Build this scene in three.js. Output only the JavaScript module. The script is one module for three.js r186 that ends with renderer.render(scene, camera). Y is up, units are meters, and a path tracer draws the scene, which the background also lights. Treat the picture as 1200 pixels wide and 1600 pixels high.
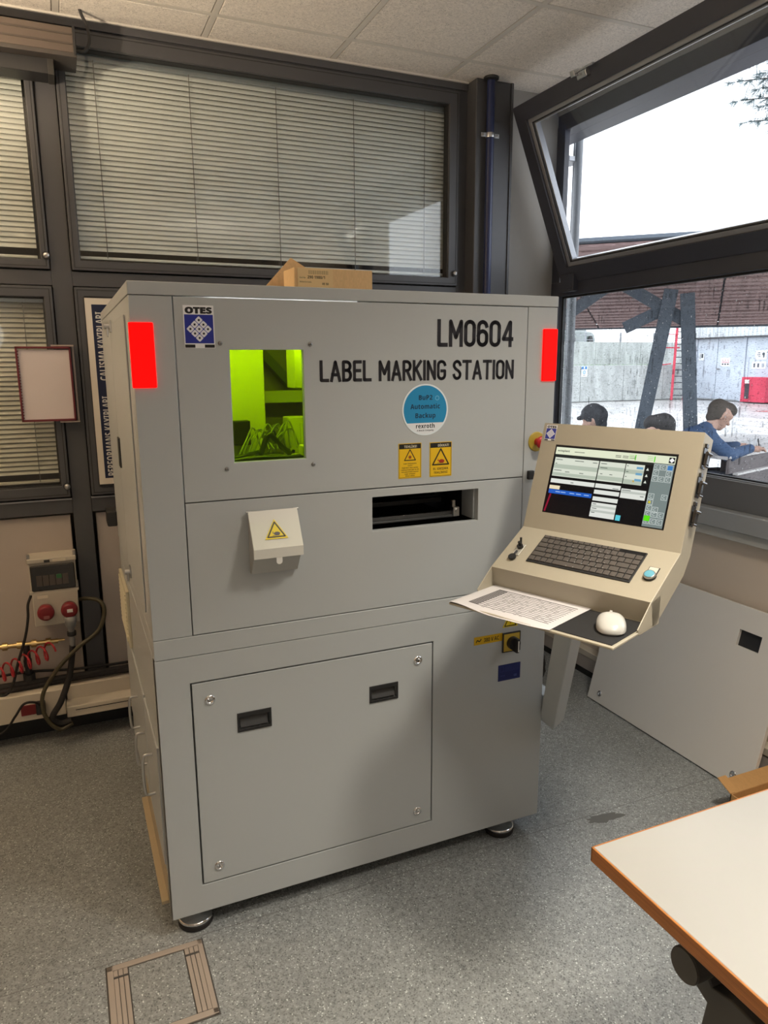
import * as THREE from 'three';
import { RoundedBoxGeometry } from 'three/addons/geometries/RoundedBoxGeometry.js';
import { mergeGeometries } from 'three/addons/utils/BufferGeometryUtils.js';
import { MarchingCubes } from 'three/addons/objects/MarchingCubes.js';
import { RectAreaLightUniformsLib } from 'three/addons/lights/RectAreaLightUniformsLib.js';

// ------------------------------------------------------------------ camera, sky, lights
const scene = new THREE.Scene();
const camera = new THREE.PerspectiveCamera(70.25, 3 / 4, 0.05, 200);
camera.position.set(-0.1598, 1.5885, 1.8563);
camera.rotation.set(-0.202, -0.4113, -0.0053, 'YXZ');
scene.add(camera);
const renderer = new THREE.WebGLRenderer();
renderer.toneMapping = THREE.LinearToneMapping;
renderer.toneMappingExposure = 1.85;
renderer.shadowMap.enabled = true;
scene.background = new THREE.Color().setRGB(2.05, 2.1, 2.15);          // even overcast sky
RectAreaLightUniformsLib.init();
const NEUTRAL = new THREE.Color().setRGB(1.0, 0.95, 0.87), MILD = new THREE.Color().setRGB(1.0, 0.91, 0.76), WARM = new THREE.Color().setRGB(1.0, 0.72, 0.43);
// unseen lamps, their kind and place chosen for the light they give: louvred ceiling downlights [x, z, candela, colour] and opal globe pendants [x, y, z, candela, colour]
const UNSEEN_DOWNLIGHTS = [[1.18, 1.15, 9.8, MILD, 0.98], [0.55, 1.85, 11, MILD, 0.86], [-1.25, -0.35, 1.2, WARM, 0.95]];
const UNSEEN_GLOBES = [[-1.55, 2.28, -0.7, 1.1, WARM], [-0.9, 1.9, 3.9, 0.5, NEUTRAL]];
const UNSEEN_UPLIGHTS = [[-0.95, 2.32, -0.45, 4, new THREE.Color().setRGB(1, 0.8, 0.57)], [1.3, 2.3, 2.6, 0.9, NEUTRAL]];  // unseen uplighters, aimed to brighten the ceiling

// ------------------------------------------------------------------ helpers
let seed = 7;
const rnd = () => { seed = (seed * 1664525 + 1013904223) >>> 0; return seed / 4294967296; };
const lin = (r, g, b) => new THREE.Color().setRGB(r, g, b);
const std = (c, rough = 0.6, metal = 0, more = {}) => new THREE.MeshStandardMaterial({ color: c, roughness: rough, metalness: metal, ...more });
const names = new Map();
function numbered(n) { const k = names.get(n) || 0; names.set(n, k + 1); return k ? `${n}_${String(k).padStart(3, '0')}` : n; }
function shadows(o) { o.castShadow = o.receiveShadow = true; return o; }
function tag(o, label, category, group) { o.userData.label = label; o.userData.category = category; if (group) o.userData.group = group; return o; }
function thing(name, label, category, p = [0, 0, 0], ry = 0, group) {
  const g = new THREE.Group(); g.name = numbered(name); g.position.set(...p); g.rotation.y = ry; scene.add(g);
  if (label) tag(g, label, category, group); return g;
}
function struct(name, p = [0, 0, 0]) { const g = new THREE.Group(); g.name = name; g.position.set(...p); g.userData.kind = 'structure'; scene.add(g); return g; }
function mesh(parent, name, geo, mat, p, r, label) {
  const m = shadows(new THREE.Mesh(geo, mat)); m.name = parent === scene ? numbered(name) : name;
  if (p) m.position.set(...p); if (r) m.rotation.set(...r); if (label) m.userData.label = label;
  parent.add(m); return m;
}
const rb = (w, h, d, r = 0.002, s = 2) => (r ? new RoundedBoxGeometry(w, h, d, s, Math.min(r, w / 2.1, h / 2.1, d / 2.1)) : new THREE.BoxGeometry(w, h, d));
function origin(o) { const v = new THREE.Vector3(); for (; o && o !== scene; o = o.parent) v.add(o.position); return v; }
// a box given in world coordinates, under an unturned parent
function W(parent, name, mat, [x0, x1], [y0, y1], [z0, z1], r = 0.002, label) {
  const o = origin(parent);
  return mesh(parent, name, rb(x1 - x0, y1 - y0, z1 - z0, r), mat, [(x0 + x1) / 2 - o.x, (y0 + y1) / 2 - o.y, (z0 + z1) / 2 - o.z], null, label);
}
const boxAt = (x0, x1, y0, y1, z0, z1, r = 0) => rb(x1 - x0, y1 - y0, z1 - z0, r).translate((x0 + x1) / 2, (y0 + y1) / 2, (z0 + z1) / 2);
function merged(list) { return mergeGeometries(list.map((g) => { const q = g.index ? g.toNonIndexed() : g; for (const k of Object.keys(q.attributes)) if (!['position', 'normal', 'uv'].includes(k)) q.deleteAttribute(k); return q; })); }
function rectShape(x0, x1, y0, y1, r = 0) {
  const s = new THREE.Shape();
  if (!r) { s.moveTo(x0, y0); s.lineTo(x1, y0); s.lineTo(x1, y1); s.lineTo(x0, y1); s.closePath(); return s; }
  s.moveTo(x0 + r, y0); s.lineTo(x1 - r, y0); s.absarc(x1 - r, y0 + r, r, -Math.PI / 2, 0); s.lineTo(x1, y1 - r); s.absarc(x1 - r, y1 - r, r, 0, Math.PI / 2);
  s.lineTo(x0 + r, y1); s.absarc(x0 + r, y1 - r, r, Math.PI / 2, Math.PI); s.lineTo(x0, y0 + r); s.absarc(x0 + r, y0 + r, r, Math.PI, Math.PI * 1.5); return s;
}
// a plate with holes: outline and holes are [x0,x1,y0,y1], thickness t, front face at z = 0
function plate(o, holes, t, bev = 0.0012) {
  const s = rectShape(o[0] + bev, o[1] - bev, o[2] + bev, o[3] - bev);
  for (const h of holes) s.holes.push(rectShape(h[0] - bev, h[1] + bev, h[2] - bev, h[3] + bev));
  return new THREE.ExtrudeGeometry(s, { depth: t - 2 * bev, bevelEnabled: bev > 0, bevelSize: bev, bevelThickness: bev, bevelSegments: 2 }).translate(0, 0, -t + bev);
}
const V = (a) => new THREE.Vector3(...a);
function tube(pts, r, seg = 40, rad = 8, closed = false) { return new THREE.TubeGeometry(new THREE.CatmullRomCurve3(pts.map(V), closed, 'centripetal'), seg, r, rad, closed); }
function beam(a, b, w, h, up = [0, 1, 0], r = 0.003) {
  const A = V(a), B = V(b), d = B.clone().sub(A), L = d.length(); d.normalize();
  const x = new THREE.Vector3().crossVectors(V(up), d); if (x.length() < 1e-3) x.set(1, 0, 0); x.normalize();
  const y = new THREE.Vector3().crossVectors(d, x);
  return rb(w, h, L, r).applyMatrix4(new THREE.Matrix4().makeBasis(x, y, d).setPosition(A.add(B).multiplyScalar(0.5)));
}
const cyl = (r, h, seg = 28, r2 = r) => new THREE.CylinderGeometry(r, r2, h, seg);
const cylZ = (r, h, seg = 28, r2 = r) => new THREE.CylinderGeometry(r, r2, h, seg).rotateX(Math.PI / 2);
function lathe(profile, seg = 32) { return new THREE.LatheGeometry(profile.map(([r, y]) => new THREE.Vector2(r, y)), seg); }
function canvasTex(w, h, draw) {
  const c = document.createElement('canvas'); c.width = w; c.height = h; const g = c.getContext('2d'); draw(g, w, h);
  const t = new THREE.CanvasTexture(c); t.colorSpace = THREE.SRGBColorSpace; t.anisotropy = 8; return t;
}
// value noise
const hash = (x, y, s) => { let h = (x * 374761393 + y * 668265263 + s * 1442695041) | 0; h = Math.imul(h ^ (h >>> 13), 1274126177); return ((h ^ (h >>> 16)) >>> 0) / 4294967296; };
function noise(x, y, s, per) {
  const i = Math.floor(x), j = Math.floor(y), f = x - i, g = y - j, u = f * f * (3 - 2 * f), v = g * g * (3 - 2 * g), m = (a) => (per ? ((a % per) + per) % per : a);
  return (hash(m(i), m(j), s) * (1 - u) + hash(m(i + 1), m(j), s) * u) * (1 - v) + (hash(m(i), m(j + 1), s) * (1 - u) + hash(m(i + 1), m(j + 1), s) * u) * v;
}
function dataTex(n, fn, srgb = true) {
  const d = new Uint8Array(n * n * 4);
  for (let y = 0; y < n; y++) for (let x = 0; x < n; x++) { const c = fn(x, y), k = (y * n + x) * 4; d[k] = c[0]; d[k + 1] = c[1]; d[k + 2] = c[2]; d[k + 3] = 255; }
  const t = new THREE.DataTexture(d, n, n); t.wrapS = t.wrapT = THREE.RepeatWrapping; t.magFilter = THREE.LinearFilter; t.minFilter = THREE.LinearMipmapLinearFilter; t.generateMipmaps = true;
  if (srgb) t.colorSpace = THREE.SRGBColorSpace; t.needsUpdate = true; return t;
}
function uvMetres(geo, axes = 'xz', s = 1) { const p = geo.attributes.position, u = new Float32Array(p.count * 2), k = { x: 'getX', y: 'getY', z: 'getZ' }; for (let i = 0; i < p.count; i++) { u[2 * i] = p[k[axes[0]]](i) * s; u[2 * i + 1] = p[k[axes[1]]](i) * s; } geo.setAttribute('uv', new THREE.BufferAttribute(u, 2)); return geo; }

// ------------------------------------------------------------------ materials
const grainBump = dataTex(256, (x, y) => { const v = 128 + 80 * (noise(x / 3, y / 3, 3, 86) - 0.5) + 60 * (hash(x, y, 4) - 0.5); return [v, v, v]; }, false);
const M = {
  paint: std(lin(0.43, 0.452, 0.46), 0.42), paintDark: std(lin(0.42, 0.42, 0.4), 0.5), console: std(lin(0.385, 0.35, 0.275), 0.42),
  frame: std(lin(0.062, 0.062, 0.067), 0.42), frameDark: std(lin(0.04, 0.042, 0.056), 0.4), frameEdge: std(lin(0.30, 0.31, 0.33), 0.3, 0.35), gasket: std(lin(0.012, 0.012, 0.013), 0.6),
  panelBeige: std(lin(0.42, 0.37, 0.33), 0.7), plaster: std(lin(0.3, 0.29, 0.275), 0.9), wall: std(lin(0.62, 0.53, 0.44), 0.85), dark: std(lin(0.01, 0.01, 0.011), 0.7), black: std(lin(0.014, 0.014, 0.015), 0.5),
  blackGloss: std(lin(0.01, 0.01, 0.012), 0.2), rubber: std(lin(0.012, 0.01, 0.01), 0.75), steel: std(lin(0.55, 0.55, 0.55), 0.28, 1), chrome: std(lin(0.75, 0.75, 0.76), 0.12, 1), brass: std(lin(0.75, 0.55, 0.25), 0.28, 1),
  blind: std(lin(0.84, 0.83, 0.81), 0.45), cord: std(lin(0.16, 0.15, 0.14), 0.8), trunk: std(lin(0.62, 0.56, 0.46), 0.45), pipe: std(lin(0.012, 0.02, 0.075), 0.4),
  white: std(lin(0.78, 0.77, 0.74), 0.4), paper: std(lin(0.82, 0.81, 0.8), 0.85), red: std(lin(0.45, 0.015, 0.02), 0.4), redFrame: std(lin(0.12, 0.008, 0.014), 0.45), yellow: std(lin(0.75, 0.5, 0.02), 0.45),
  tile: null, floor: null,
};
// ------------------------------------------------------------------ room shell
const floorTex = dataTex(1024, (x, y) => {
  let v = 124 + 20 * (noise(x / 5, y / 5, 1, 204.8 | 0) - 0.5) + 22 * (hash(x >> 1, y >> 1, 9) - 0.5);
  const a = hash(x >> 1, y >> 1, 2), inner = noise(x / 2, y / 2, 21, 512);
  if (a > 0.985) v = 178 + 26 * inner; else if (a > 0.93) v += 20; else if (a < 0.05) v = 70 + 20 * inner; else if (a < 0.16) v -= 18;
  return [v * 0.985, v, v * 0.99];
});
floorTex.repeat.set(0.62, 0.62);
const XW = 2.25, ZB = -1.47, HC = 2.89;
{
  const n = 120, g = new THREE.PlaneGeometry(5.6, 6.2, n, n).rotateX(-Math.PI / 2).translate(-0.5, 0, 1.4), p = g.attributes.position, col = new Float32Array(p.count * 3);
  for (let i = 0; i < p.count; i++) {
    const x = p.getX(i), z = p.getZ(i), w = 0.86 + 0.2 * noise(x * 3.1 + 40, z * 3.1 + 40, 5) + 0.12 * noise(x * 11 + 40, z * 9 + 40, 6) - 0.04;
    col[3 * i] = w; col[3 * i + 1] = w; col[3 * i + 2] = w;
  }
  g.setAttribute('color', new THREE.BufferAttribute(col, 3)); uvMetres(g, 'xz');
  const f = struct('floor');
  mesh(f, 'vinyl_floor', g, std(lin(1.22, 1.24, 1.27), 0.34, 0, { map: floorTex, vertexColors: true }));
  W(f, 'floor_slab', M.dark, [-3.3, 2.3], [-0.12, -0.002], [-1.7, 4.5], 0);
  // worn dark mark and welded seams in the vinyl
  const stain = new THREE.CircleGeometry(0.045, 26), sp = stain.attributes.position; for (let i = 1; i < sp.count; i++) { const k = 0.7 + 0.6 * noise(i * 0.9, 3, 8); sp.setXY(i, sp.getX(i) * k * 1.5, sp.getY(i) * k * 0.5); }
  mesh(f, 'floor_stain', stain.rotateX(-Math.PI / 2), std(lin(0.1, 0.1, 0.095), 0.5), [1.48, 0.0008, 0.045], [0, -0.1, 0]);
  mesh(f, 'floor_seam', boxAt(-3.2, 2.2, 0, 0.0004, -0.001, 0.001), std(lin(0.15, 0.15, 0.15), 0.6), [0, 0.0001, 0.012]);
}
{ // suspended ceiling
  const c = struct('ceiling');
  W(c, 'ceiling_slab', M.plaster, [-3.3, 2.5], [HC + 0.02, HC + 0.16], [-1.7, 4.5], 0);
  const tt = dataTex(512, (x, y) => { let v = 186 + 18 * (noise(x / 7, y / 7, 31, 73) - 0.5) + 16 * (hash(x, y, 32) - 0.5); if (noise(x / 2.2, y / 2.2, 33, 232) > 0.8) v -= 34; return [v * 1.0, v * 0.97, v * 0.93]; });
  tt.repeat.set(1.8, 1.8);
  const tm = std(lin(1.5, 1.5, 1.5), 0.95, 0, { map: tt }), bar = std(lin(0.6, 0.57, 0.52), 0.5);
  const P = 0.555, XL = [], ZL = []; for (let k = -5; k <= 4; k++) XL.push(0.495 + P * (k - 0)); for (let k = 0; k <= 9; k++) ZL.push(-1.24 + P * k);
  const tg = (w, d) => uvMetres(rb(w, 0.012, d, 0.004), 'xz');
  const xs = [...XL.filter((x) => x < 2.2)], zs = [-1.795, ...ZL], gap = 0.014;
  for (let i = 0; i < xs.length; i++) for (let j = 0; j + 1 < zs.length; j++) {
    const x0 = xs[i] + gap, x1 = Math.min(i + 1 < xs.length ? xs[i + 1] : 2.26, 2.26) - gap, z0 = Math.max(zs[j], ZB - 0.1) + gap, z1 = zs[j + 1] - gap;
    if (x1 - x0 < 0.03) continue;
    mesh(c, 'ceiling_tile', tg(x1 - x0, z1 - z0), tm, [(x0 + x1) / 2, HC + 0.006 + 0.002 * rnd(), (z0 + z1) / 2]);
  }
  for (const x of xs) W(c, 'grid_bar', bar, [x - 0.012, x + 0.012], [HC + 0.001, HC + 0.02], [-1.6, 4.4], 0.001);
  for (const z of ZL) W(c, 'grid_bar', bar, [-3.25, 2.26], [HC + 0.001, HC + 0.019], [z - 0.012, z + 0.012], 0.001);
  W(c, 'wall_angle', bar, [-3.2, 1.735], [HC - 0.006, HC + 0.02], [ZB, ZB + 0.02], 0.001);
}
UNSEEN_DOWNLIGHTS.forEach(([x, z, cd, col, cone], i) => {  // out of view, placed to light console, machine and left wall
  const t = thing('unseen_ceiling_light', ['unseen square louvred ceiling light above the white desk, placed to light console and machine', 'unseen square louvred ceiling light just behind the camera, placed to light machine front and floor', 'unseen square warm louvred ceiling light at the far left, placed to light the left wall'][i], 'ceiling light', [x, HC - 0.05, z]), w = 0.29;
  mesh(t, 'light_frame', merged([boxAt(-w, w, 0, 0.05, -w, -w + 0.01), boxAt(-w, w, 0, 0.05, w - 0.01, w), boxAt(-w, -w + 0.01, 0, 0.05, -w, w), boxAt(w - 0.01, w, 0, 0.05, -w, w)]), M.white);
  for (let k = 1; k < 8; k++) { const p = -w + k * w / 4; mesh(t, 'louvre', boxAt(p - 0.002, p + 0.002, 0.004, 0.036, -w + 0.01, w - 0.01), M.steel); mesh(t, 'louvre', boxAt(-w + 0.01, w - 0.01, 0.004, 0.036, p - 0.002, p + 0.002), M.steel); }
  mesh(t, 'light_diffuser', boxAt(-w + 0.01, w - 0.01, 0.04, 0.046, -w + 0.01, w - 0.01), std(lin(0.8, 0.8, 0.78), 0.5, 0, { emissive: col, emissiveIntensity: 1.0 }));
  const L = new THREE.SpotLight(col, cd, 0, cone, 1, 2); L.position.set(0, -0.01, 0); L.target.position.set(0, -2, 0); L.shadow.radius = 9; t.add(L, L.target);
});
UNSEEN_GLOBES.forEach(([x, y, z, cd, col], i) => {  // globes out of view, lighting the left side and the machine front
  const t = thing('unseen_globe_lamp', ['unseen warm opal globe left of the machine, placed to light its left side and the wall', 'unseen opal globe far behind the camera, placed to lift the machine front'][i], 'lamp', [x, y, z]);
  mesh(t, 'lamp_globe', new THREE.SphereGeometry(0.235, 40, 28), std(lin(0.8, 0.8, 0.78), 0.4, 0, { emissive: col, emissiveIntensity: 1.2 }));
  mesh(t, 'lamp_cap', lathe([[0.06, 0.215], [0.065, 0.25], [0.03, 0.27], [0.006, 0.28], [0.006, HC - y - 0.02], [0.05, HC - y - 0.015], [0.05, HC - y + 0.005], [0, HC - y + 0.005]], 24), M.steel);
  const L = new THREE.PointLight(col, cd, 0, 2); L.castShadow = true; L.shadow.radius = 10; t.add(L);
});
UNSEEN_UPLIGHTS.forEach(([x, y, z, cd, col], i) => {  // bowls out of view, hung here for the brightness of the ceiling
  const t = thing('unseen_uplighter', ['unseen steel bowl uplighter at the left, placed to brighten the ceiling', 'unseen steel bowl uplighter behind the camera on the right, placed to brighten the ceiling'][i], 'lamp', [x, y, z]);
  mesh(t, 'lamp_bowl', lathe([[0, -0.13], [0.09, -0.115], [0.17, -0.07], [0.215, 0.005], [0.21, 0.005], [0.165, -0.064], [0.087, -0.108], [0, -0.122]], 40), M.white);
  mesh(t, 'lamp_bulb', new THREE.SphereGeometry(0.045, 24, 16), std(lin(0.8, 0.8, 0.78), 0.4, 0, { emissive: col, emissiveIntensity: 1.5 }), [0, -0.03, 0]);
  for (const k of [-0.16, 0.16]) mesh(t, 'lamp_rod', cyl(0.006, HC - y, 10), M.steel, [k, (HC - y) / 2 - 0.03, 0]);
  const L = new THREE.PointLight(col, cd, 0, 2); L.position.set(0, -0.03, 0); L.castShadow = true; L.shadow.radius = 2; t.add(L);
});
{ // closing walls behind and left of the camera
  W(struct('wall_left'), 'wall_face', M.wall, [-3.35, -3.2], [0, HC + 0.1], [-1.75, 4.5], 0);
  W(struct('wall_front'), 'wall_face', M.wall, [-3.3, 2.5], [0, HC + 0.1], [4.4, 4.55], 0);
}
// ---- back partition: aluminium frame with panels
const wb = struct('wall_back', [0, 0, ZB]);
W(wb, 'backing', std(lin(0.05, 0.045, 0.04), 0.9), [-3.3, 2.3], [0, HC + 0.1], [-1.78, -1.64], 0);
const fz = [ZB - 0.07, ZB];
W(wb, 'mullion', M.frame, [-0.158, -0.082], [0.2, HC], fz, 0.003); W(wb, 'mullion', M.frame, [1.69, 1.74], [0.2, HC], fz, 0.003); W(wb, 'mullion', M.frame, [-1.62, -1.55], [0.2, HC], fz, 0.003);
for (const [y0, y1] of [[1.9, 1.958], [0.966, 1.034], [2.849, HC]]) for (const [x0, x1] of [[-1.55, -0.158], [-0.082, 1.69]]) W(wb, 'transom', M.frame, [x0, x1], [y0, y1], fz, 0.003);
W(wb, 'transom_lip', M.frameEdge, [-1.55, -0.158], [1.026, 1.033], [ZB, ZB + 0.006], 0.001); W(wb, 'transom_lip', M.frameEdge, [-0.082, 1.69], [1.026, 1.033], [ZB, ZB + 0.006], 0.001);
W(wb, 'cornice', M.frame, [-1.62, 1.735], [2.855, 2.884], [ZB, ZB + 0.012], 0.003);
for (const [x0, x1] of [[-1.55, -0.163], [-0.077, 1.69]]) W(wb, 'wall_panel', M.panelBeige, [x0 + 0.008, x1 - 0.008], [0.2, 0.958], [ZB - 0.05, ZB - 0.018], 0.004);
W(wb, 'wall_face', M.wall, [-3.2, -1.62], [0, HC], [ZB - 0.07, ZB - 0.01], 0);
W(wb, 'dark_foot_strip', M.black, [-3.2, 1.735], [0, 0.12], [ZB - 0.05, ZB + 0.02], 0.002);  // near-black strip along the wall foot below the trunking
W(wb, 'plinth_rail', M.frame, [-3.2, 1.735], [0.12, 0.2], [ZB - 0.07, ZB - 0.012], 0.002);
// sash windows in the partition
const pane = new THREE.MeshPhysicalMaterial({ color: lin(0.93, 0.95, 0.94), roughness: 0.02, transmission: 1, thickness: 0, ior: 1.52 });
function sash(n, ox, oy, ix, iy, knob, glass = true) {
  const w = struct(n, [(ox[0] + ox[1]) / 2, oy[0], ZB]), o = origin(w);
  const fr = (a, b, c, d, z0, z1, name, mat, bev = 0.0025) => { const g = plate([a[0], a[1], b[0], b[1]], [[c[0], c[1], d[0], d[1]]], z1 - z0, bev); return mesh(w, name, g.translate(-o.x, -o.y, z1), mat); };
  fr(ox, oy, ix, iy, -0.045, 0.014, 'sash_frame', M.frame);
  fr([ox[0] + 0.009, ox[1] - 0.009], [oy[0] + 0.009, oy[1] - 0.009], [ox[0] + 0.012, ox[1] - 0.012], [oy[0] + 0.012, oy[1] - 0.012], 0.0, 0.0146, 'sash_groove', M.gasket, 0.0004);
  fr([ix[0] - 0.004, ix[1] + 0.004], [iy[0] - 0.004, iy[1] + 0.004], [ix[0] + 0.003, ix[1] - 0.003], [iy[0] + 0.003, iy[1] - 0.003], -0.044, -0.003, 'glazing_gasket', M.gasket);
  if (glass) W(w, 'window_pane', pane, [ix[0] - 0.003, ix[1] + 0.003], [iy[0] - 0.003, iy[1] + 0.003], [ZB - 0.034, ZB - 0.03], 0);
  if (knob) { mesh(w, 'window_knob', lathe([[0, 0.022], [0.009, 0.021], [0.0115, 0.016], [0.0115, 0.006], [0.008, 0.004], [0.008, 0], [0, 0]]).rotateX(Math.PI / 2), M.steel, [knob[0] - o.x, knob[1] - o.y, 0.014]); mesh(w, 'knob_seat', cylZ(0.016, 0.003), M.black, [knob[0] - o.x, knob[1] - o.y, 0.0145]); }
  return w;
}
sash('window_1', [-0.079, 1.688], [1.962, 2.846], [-0.046, 1.638], [2.0, 2.789], [1.669, 2.02]);
sash('window_2', [-1.54, -0.162], [1.962, 2.846], [-1.5, -0.19], [1.998, 2.789], [-0.17, 2.012]);
sash('window_3', [-1.54, -0.162], [1.04, 1.896], [-1.5, -0.193], [1.086, 1.854], [-0.172, 1.086]);
const w4 = sash('window_4', [-0.079, 1.2], [1.04, 1.896], [-0.045, 1.16], [1.078, 1.856], null, false);
W(w4, 'infill_panel', M.panelBeige, [-0.045, 1.16], [1.078, 1.856], [ZB - 0.045, ZB - 0.035], 0);
// venetian blinds
function slatGeo(L, wd, tilt) {
  const s = new THREE.Shape(), n = 6, t = 0.0007, top = [], bot = [];
  for (let i = 0; i <= n; i++) { const u = (i / n - 0.5), x = u * wd, y = 0.0035 * (1 - 4 * u * u); top.push([x, y + t]); bot.push([x, y]); }
  s.moveTo(...top[0]); for (const q of top.slice(1)) s.lineTo(...q); for (const q of bot.reverse()) s.lineTo(...q); s.closePath();
  return new THREE.ExtrudeGeometry(s, { depth: L, bevelEnabled: false }).translate(0, 0, -L / 2).rotateY(-Math.PI / 2).rotateX(tilt);
}
function blind(label, x0, x1, yTop, yLast, yRail, pitch, tilt, cords, z, mat) {
  const t = thing('venetian_blind', label, 'blind', [(x0 + x1) / 2, yRail, z]), L = x1 - x0;
  mesh(t, 'headrail', rb(L, 0.026, 0.026, 0.002), std(lin(0.34, 0.37, 0.4), 0.35, 0.5), [0, yTop + 0.012 - yRail, 0]);
  const g = slatGeo(L - 0.006, 0.0265, tilt); let y = yTop - 0.012;
  for (; y > yLast; y -= pitch) mesh(t, 'slat', g, mat, [0, y - yRail, (rnd() - 0.5) * 0.001], [(rnd() - 0.5) * 0.05, 0, 0]);
  mesh(t, 'bottom_rail', rb(L - 0.004, 0.012, 0.022, 0.003), mat, [0, 0, 0]);
  for (const x of cords) mesh(t, 'ladder_cord', merged([boxAt(-0.0016, 0.0016, 0, yTop - yRail, -0.0005, 0.0005).translate(0, 0, 0.015), boxAt(-0.0016, 0.0016, 0, yTop - yRail, -0.0005, 0.0005).translate(0, 0, -0.015)]), M.cord, [x - (x0 + x1) / 2, 0, 0]);
  return t;
}
const BLZ = ZB - 0.075;
blind('wide closed venetian blind behind the big upper window above the machine', -0.062, 1.66, 2.772, 2.05, 2.022, 0.02, 0.98, [0.065, 0.437, 0.81, 1.175, 1.54], BLZ, M.blind);
blind('closed venetian blind in the upper left window beside the beige wall unit', -1.52, -0.2, 2.772, 2.05, 2.015, 0.02, 0.98, [-0.34, -0.75, -1.15], BLZ, M.blind);
blind('half open cream venetian blind in the lower left window behind the red document frame', -1.52, -0.198, 1.838, 1.125, 1.1, 0.0195, 0.8, [-0.275, -0.72, -1.2], BLZ, std(lin(0.62, 0.58, 0.5), 0.45));
// ---- corner: partition end column, plaster pier
const colm = struct('trim_1', [1.84, 0, -1.5]);
W(colm, 'column_casing', M.frame, [1.738, 1.936], [0, HC], [-1.62, -1.385], 0.004); W(colm, 'column_bead', M.frame, [1.926, 1.94], [0, HC], [-1.4, -1.379], 0.002);
W(struct('wall_pier', [2.1, 0, -1.55]), 'pier_face', M.plaster, [1.936, 2.268], [0, HC + 0.02], [-1.64, -1.45], 0.004);
// ---- right wall with window opening
const wr = struct('wall_right', [2.35, 0, 0]);
W(wr, 'wall_below', M.wall, [XW, 2.5], [0, 1.0], [-1.45, 4.5], 0); W(wr, 'wall_above', M.plaster, [XW, 2.5], [2.8, HC + 0.1], [-1.45, 4.5], 0); W(wr, 'unseen_end_wall', M.wall, [XW, 2.5], [1.0, 2.8], [1.1, 4.5], 0);  // end wall is out of view, set to cut daylight on the machine front
W(struct('baseboard_right', [2.23, 0, 0]), 'baseboard', M.black, [2.2, XW], [0, 0.03], [-1.45, 4.4], 0.002);
{
  const t = struct('trim_2', [2.23, 0.02, 0]);
  W(t, 'wall_trunking', M.panelBeige, [2.203, XW], [0.03, 0.1], [-1.45, 4.4], 0.002); W(t, 'trunking_lid', M.trunk, [2.199, XW], [0.1, 0.133], [-1.45, 4.4], 0.004);
  const s = struct('trim_3', [2.23, 1.0, 0]);
  W(s, 'window_sill', std(lin(0.3, 0.31, 0.32), 0.4), [2.2, 2.44], [0.934, 1.006], [-1.45, 1.3], 0.004); W(s, 'sill_shadow_strip', M.paintDark, [2.215, XW + 0.02], [0.893, 0.934], [-1.45, 1.3], 0.002);  // grey strip under the sill stands in for its shadow
}
const w5 = struct('window_5', [2.28, 1.03, 0]);
W(w5, 'frame_bottom', std(lin(0.14, 0.14, 0.145), 0.4), [2.252, 2.32], [1.006, 1.122], [-1.45, 1.1], 0.003); W(w5, 'frame_bead', M.frameEdge, [2.262, 2.285], [1.117, 1.128], [-1.375, 1.05], 0.002);
W(w5, 'frame_transom', M.frameDark, [2.25, 2.33], [1.921, 1.992], [-1.45, 1.1], 0.003); W(w5, 'frame_head', M.frameDark, [2.255, 2.33], [2.722, 2.81], [-1.45, 1.1], 0.003);
W(w5, 'frame_jamb', M.frameDark, [2.253, 2.285], [1.1, 2.75], [-1.452, -1.388], 0.003); W(w5, 'frame_jamb', M.frameDark, [2.253, 2.33], [1.006, 2.75], [1.05, 1.1], 0.003);
W(w5, 'glazing_gasket', M.gasket, [2.272, 2.29], [1.912, 1.922], [-1.378, 1.05], 0); W(w5, 'glazing_gasket', M.gasket, [2.272, 2.29], [1.127, 1.134], [-1.378, 1.05], 0); W(w5, 'glazing_gasket', M.gasket, [2.272, 2.29], [1.127, 1.922], [-1.38, -1.368], 0);
const wetTex = dataTex(1024, (x, y) => { // dirt runs and drop rims on the wet pane
  let v = 252 - 10 * noise(x / 40, y / 60, 41, 25);
  if (noise(x / 3.2, y / 55, 42, 320) > 0.86 && noise(x / 90, y / 70, 43, 11) > 0.4) v -= 46;
  const q = noise(x / 2.6, y / 2.6, 44, 393); if (q > 0.87) v -= 60; return [v, v, v];
});
wetTex.repeat.set(1.1, 1.1);
const wetPane = new THREE.MeshPhysicalMaterial({ color: lin(0.93, 0.96, 0.99), roughness: 0.04, transmission: 1, thickness: 0, ior: 1.5, map: wetTex });
mesh(w5, 'window_pane', uvMetres(boxAt(-0.002, 0.002, 1.118, 1.93, -1.38, 1.06), 'zy'), wetPane, [0, -1.03, 0]);
const dropMat = new THREE.MeshPhysicalMaterial({ color: lin(1, 1, 1), roughness: 0.25, transmission: 0.5, thickness: 0, ior: 1.33 });
function drops(parent, n, x, y0, y1, z0, z1) {
  const m = new THREE.InstancedMesh(new THREE.SphereGeometry(1, 8, 6), dropMat, n), q = new THREE.Matrix4(); m.name = 'raindrop'; m.userData.kind = 'stuff';
  for (let i = 0; i < n; i++) { const r = 0.0011 + 0.0016 * rnd() ** 3; q.makeScale(0.0009, r * (1 + rnd()), r).setPosition(x, y0 + (y1 - y0) * rnd(), z0 + (z1 - z0) * rnd()); m.setMatrixAt(i, q); }
  parent.add(m);
}
drops(w5, 700, 0.0026, 1.13 - 1.03, 1.92 - 1.03, -1.37, 0.6);
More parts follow.
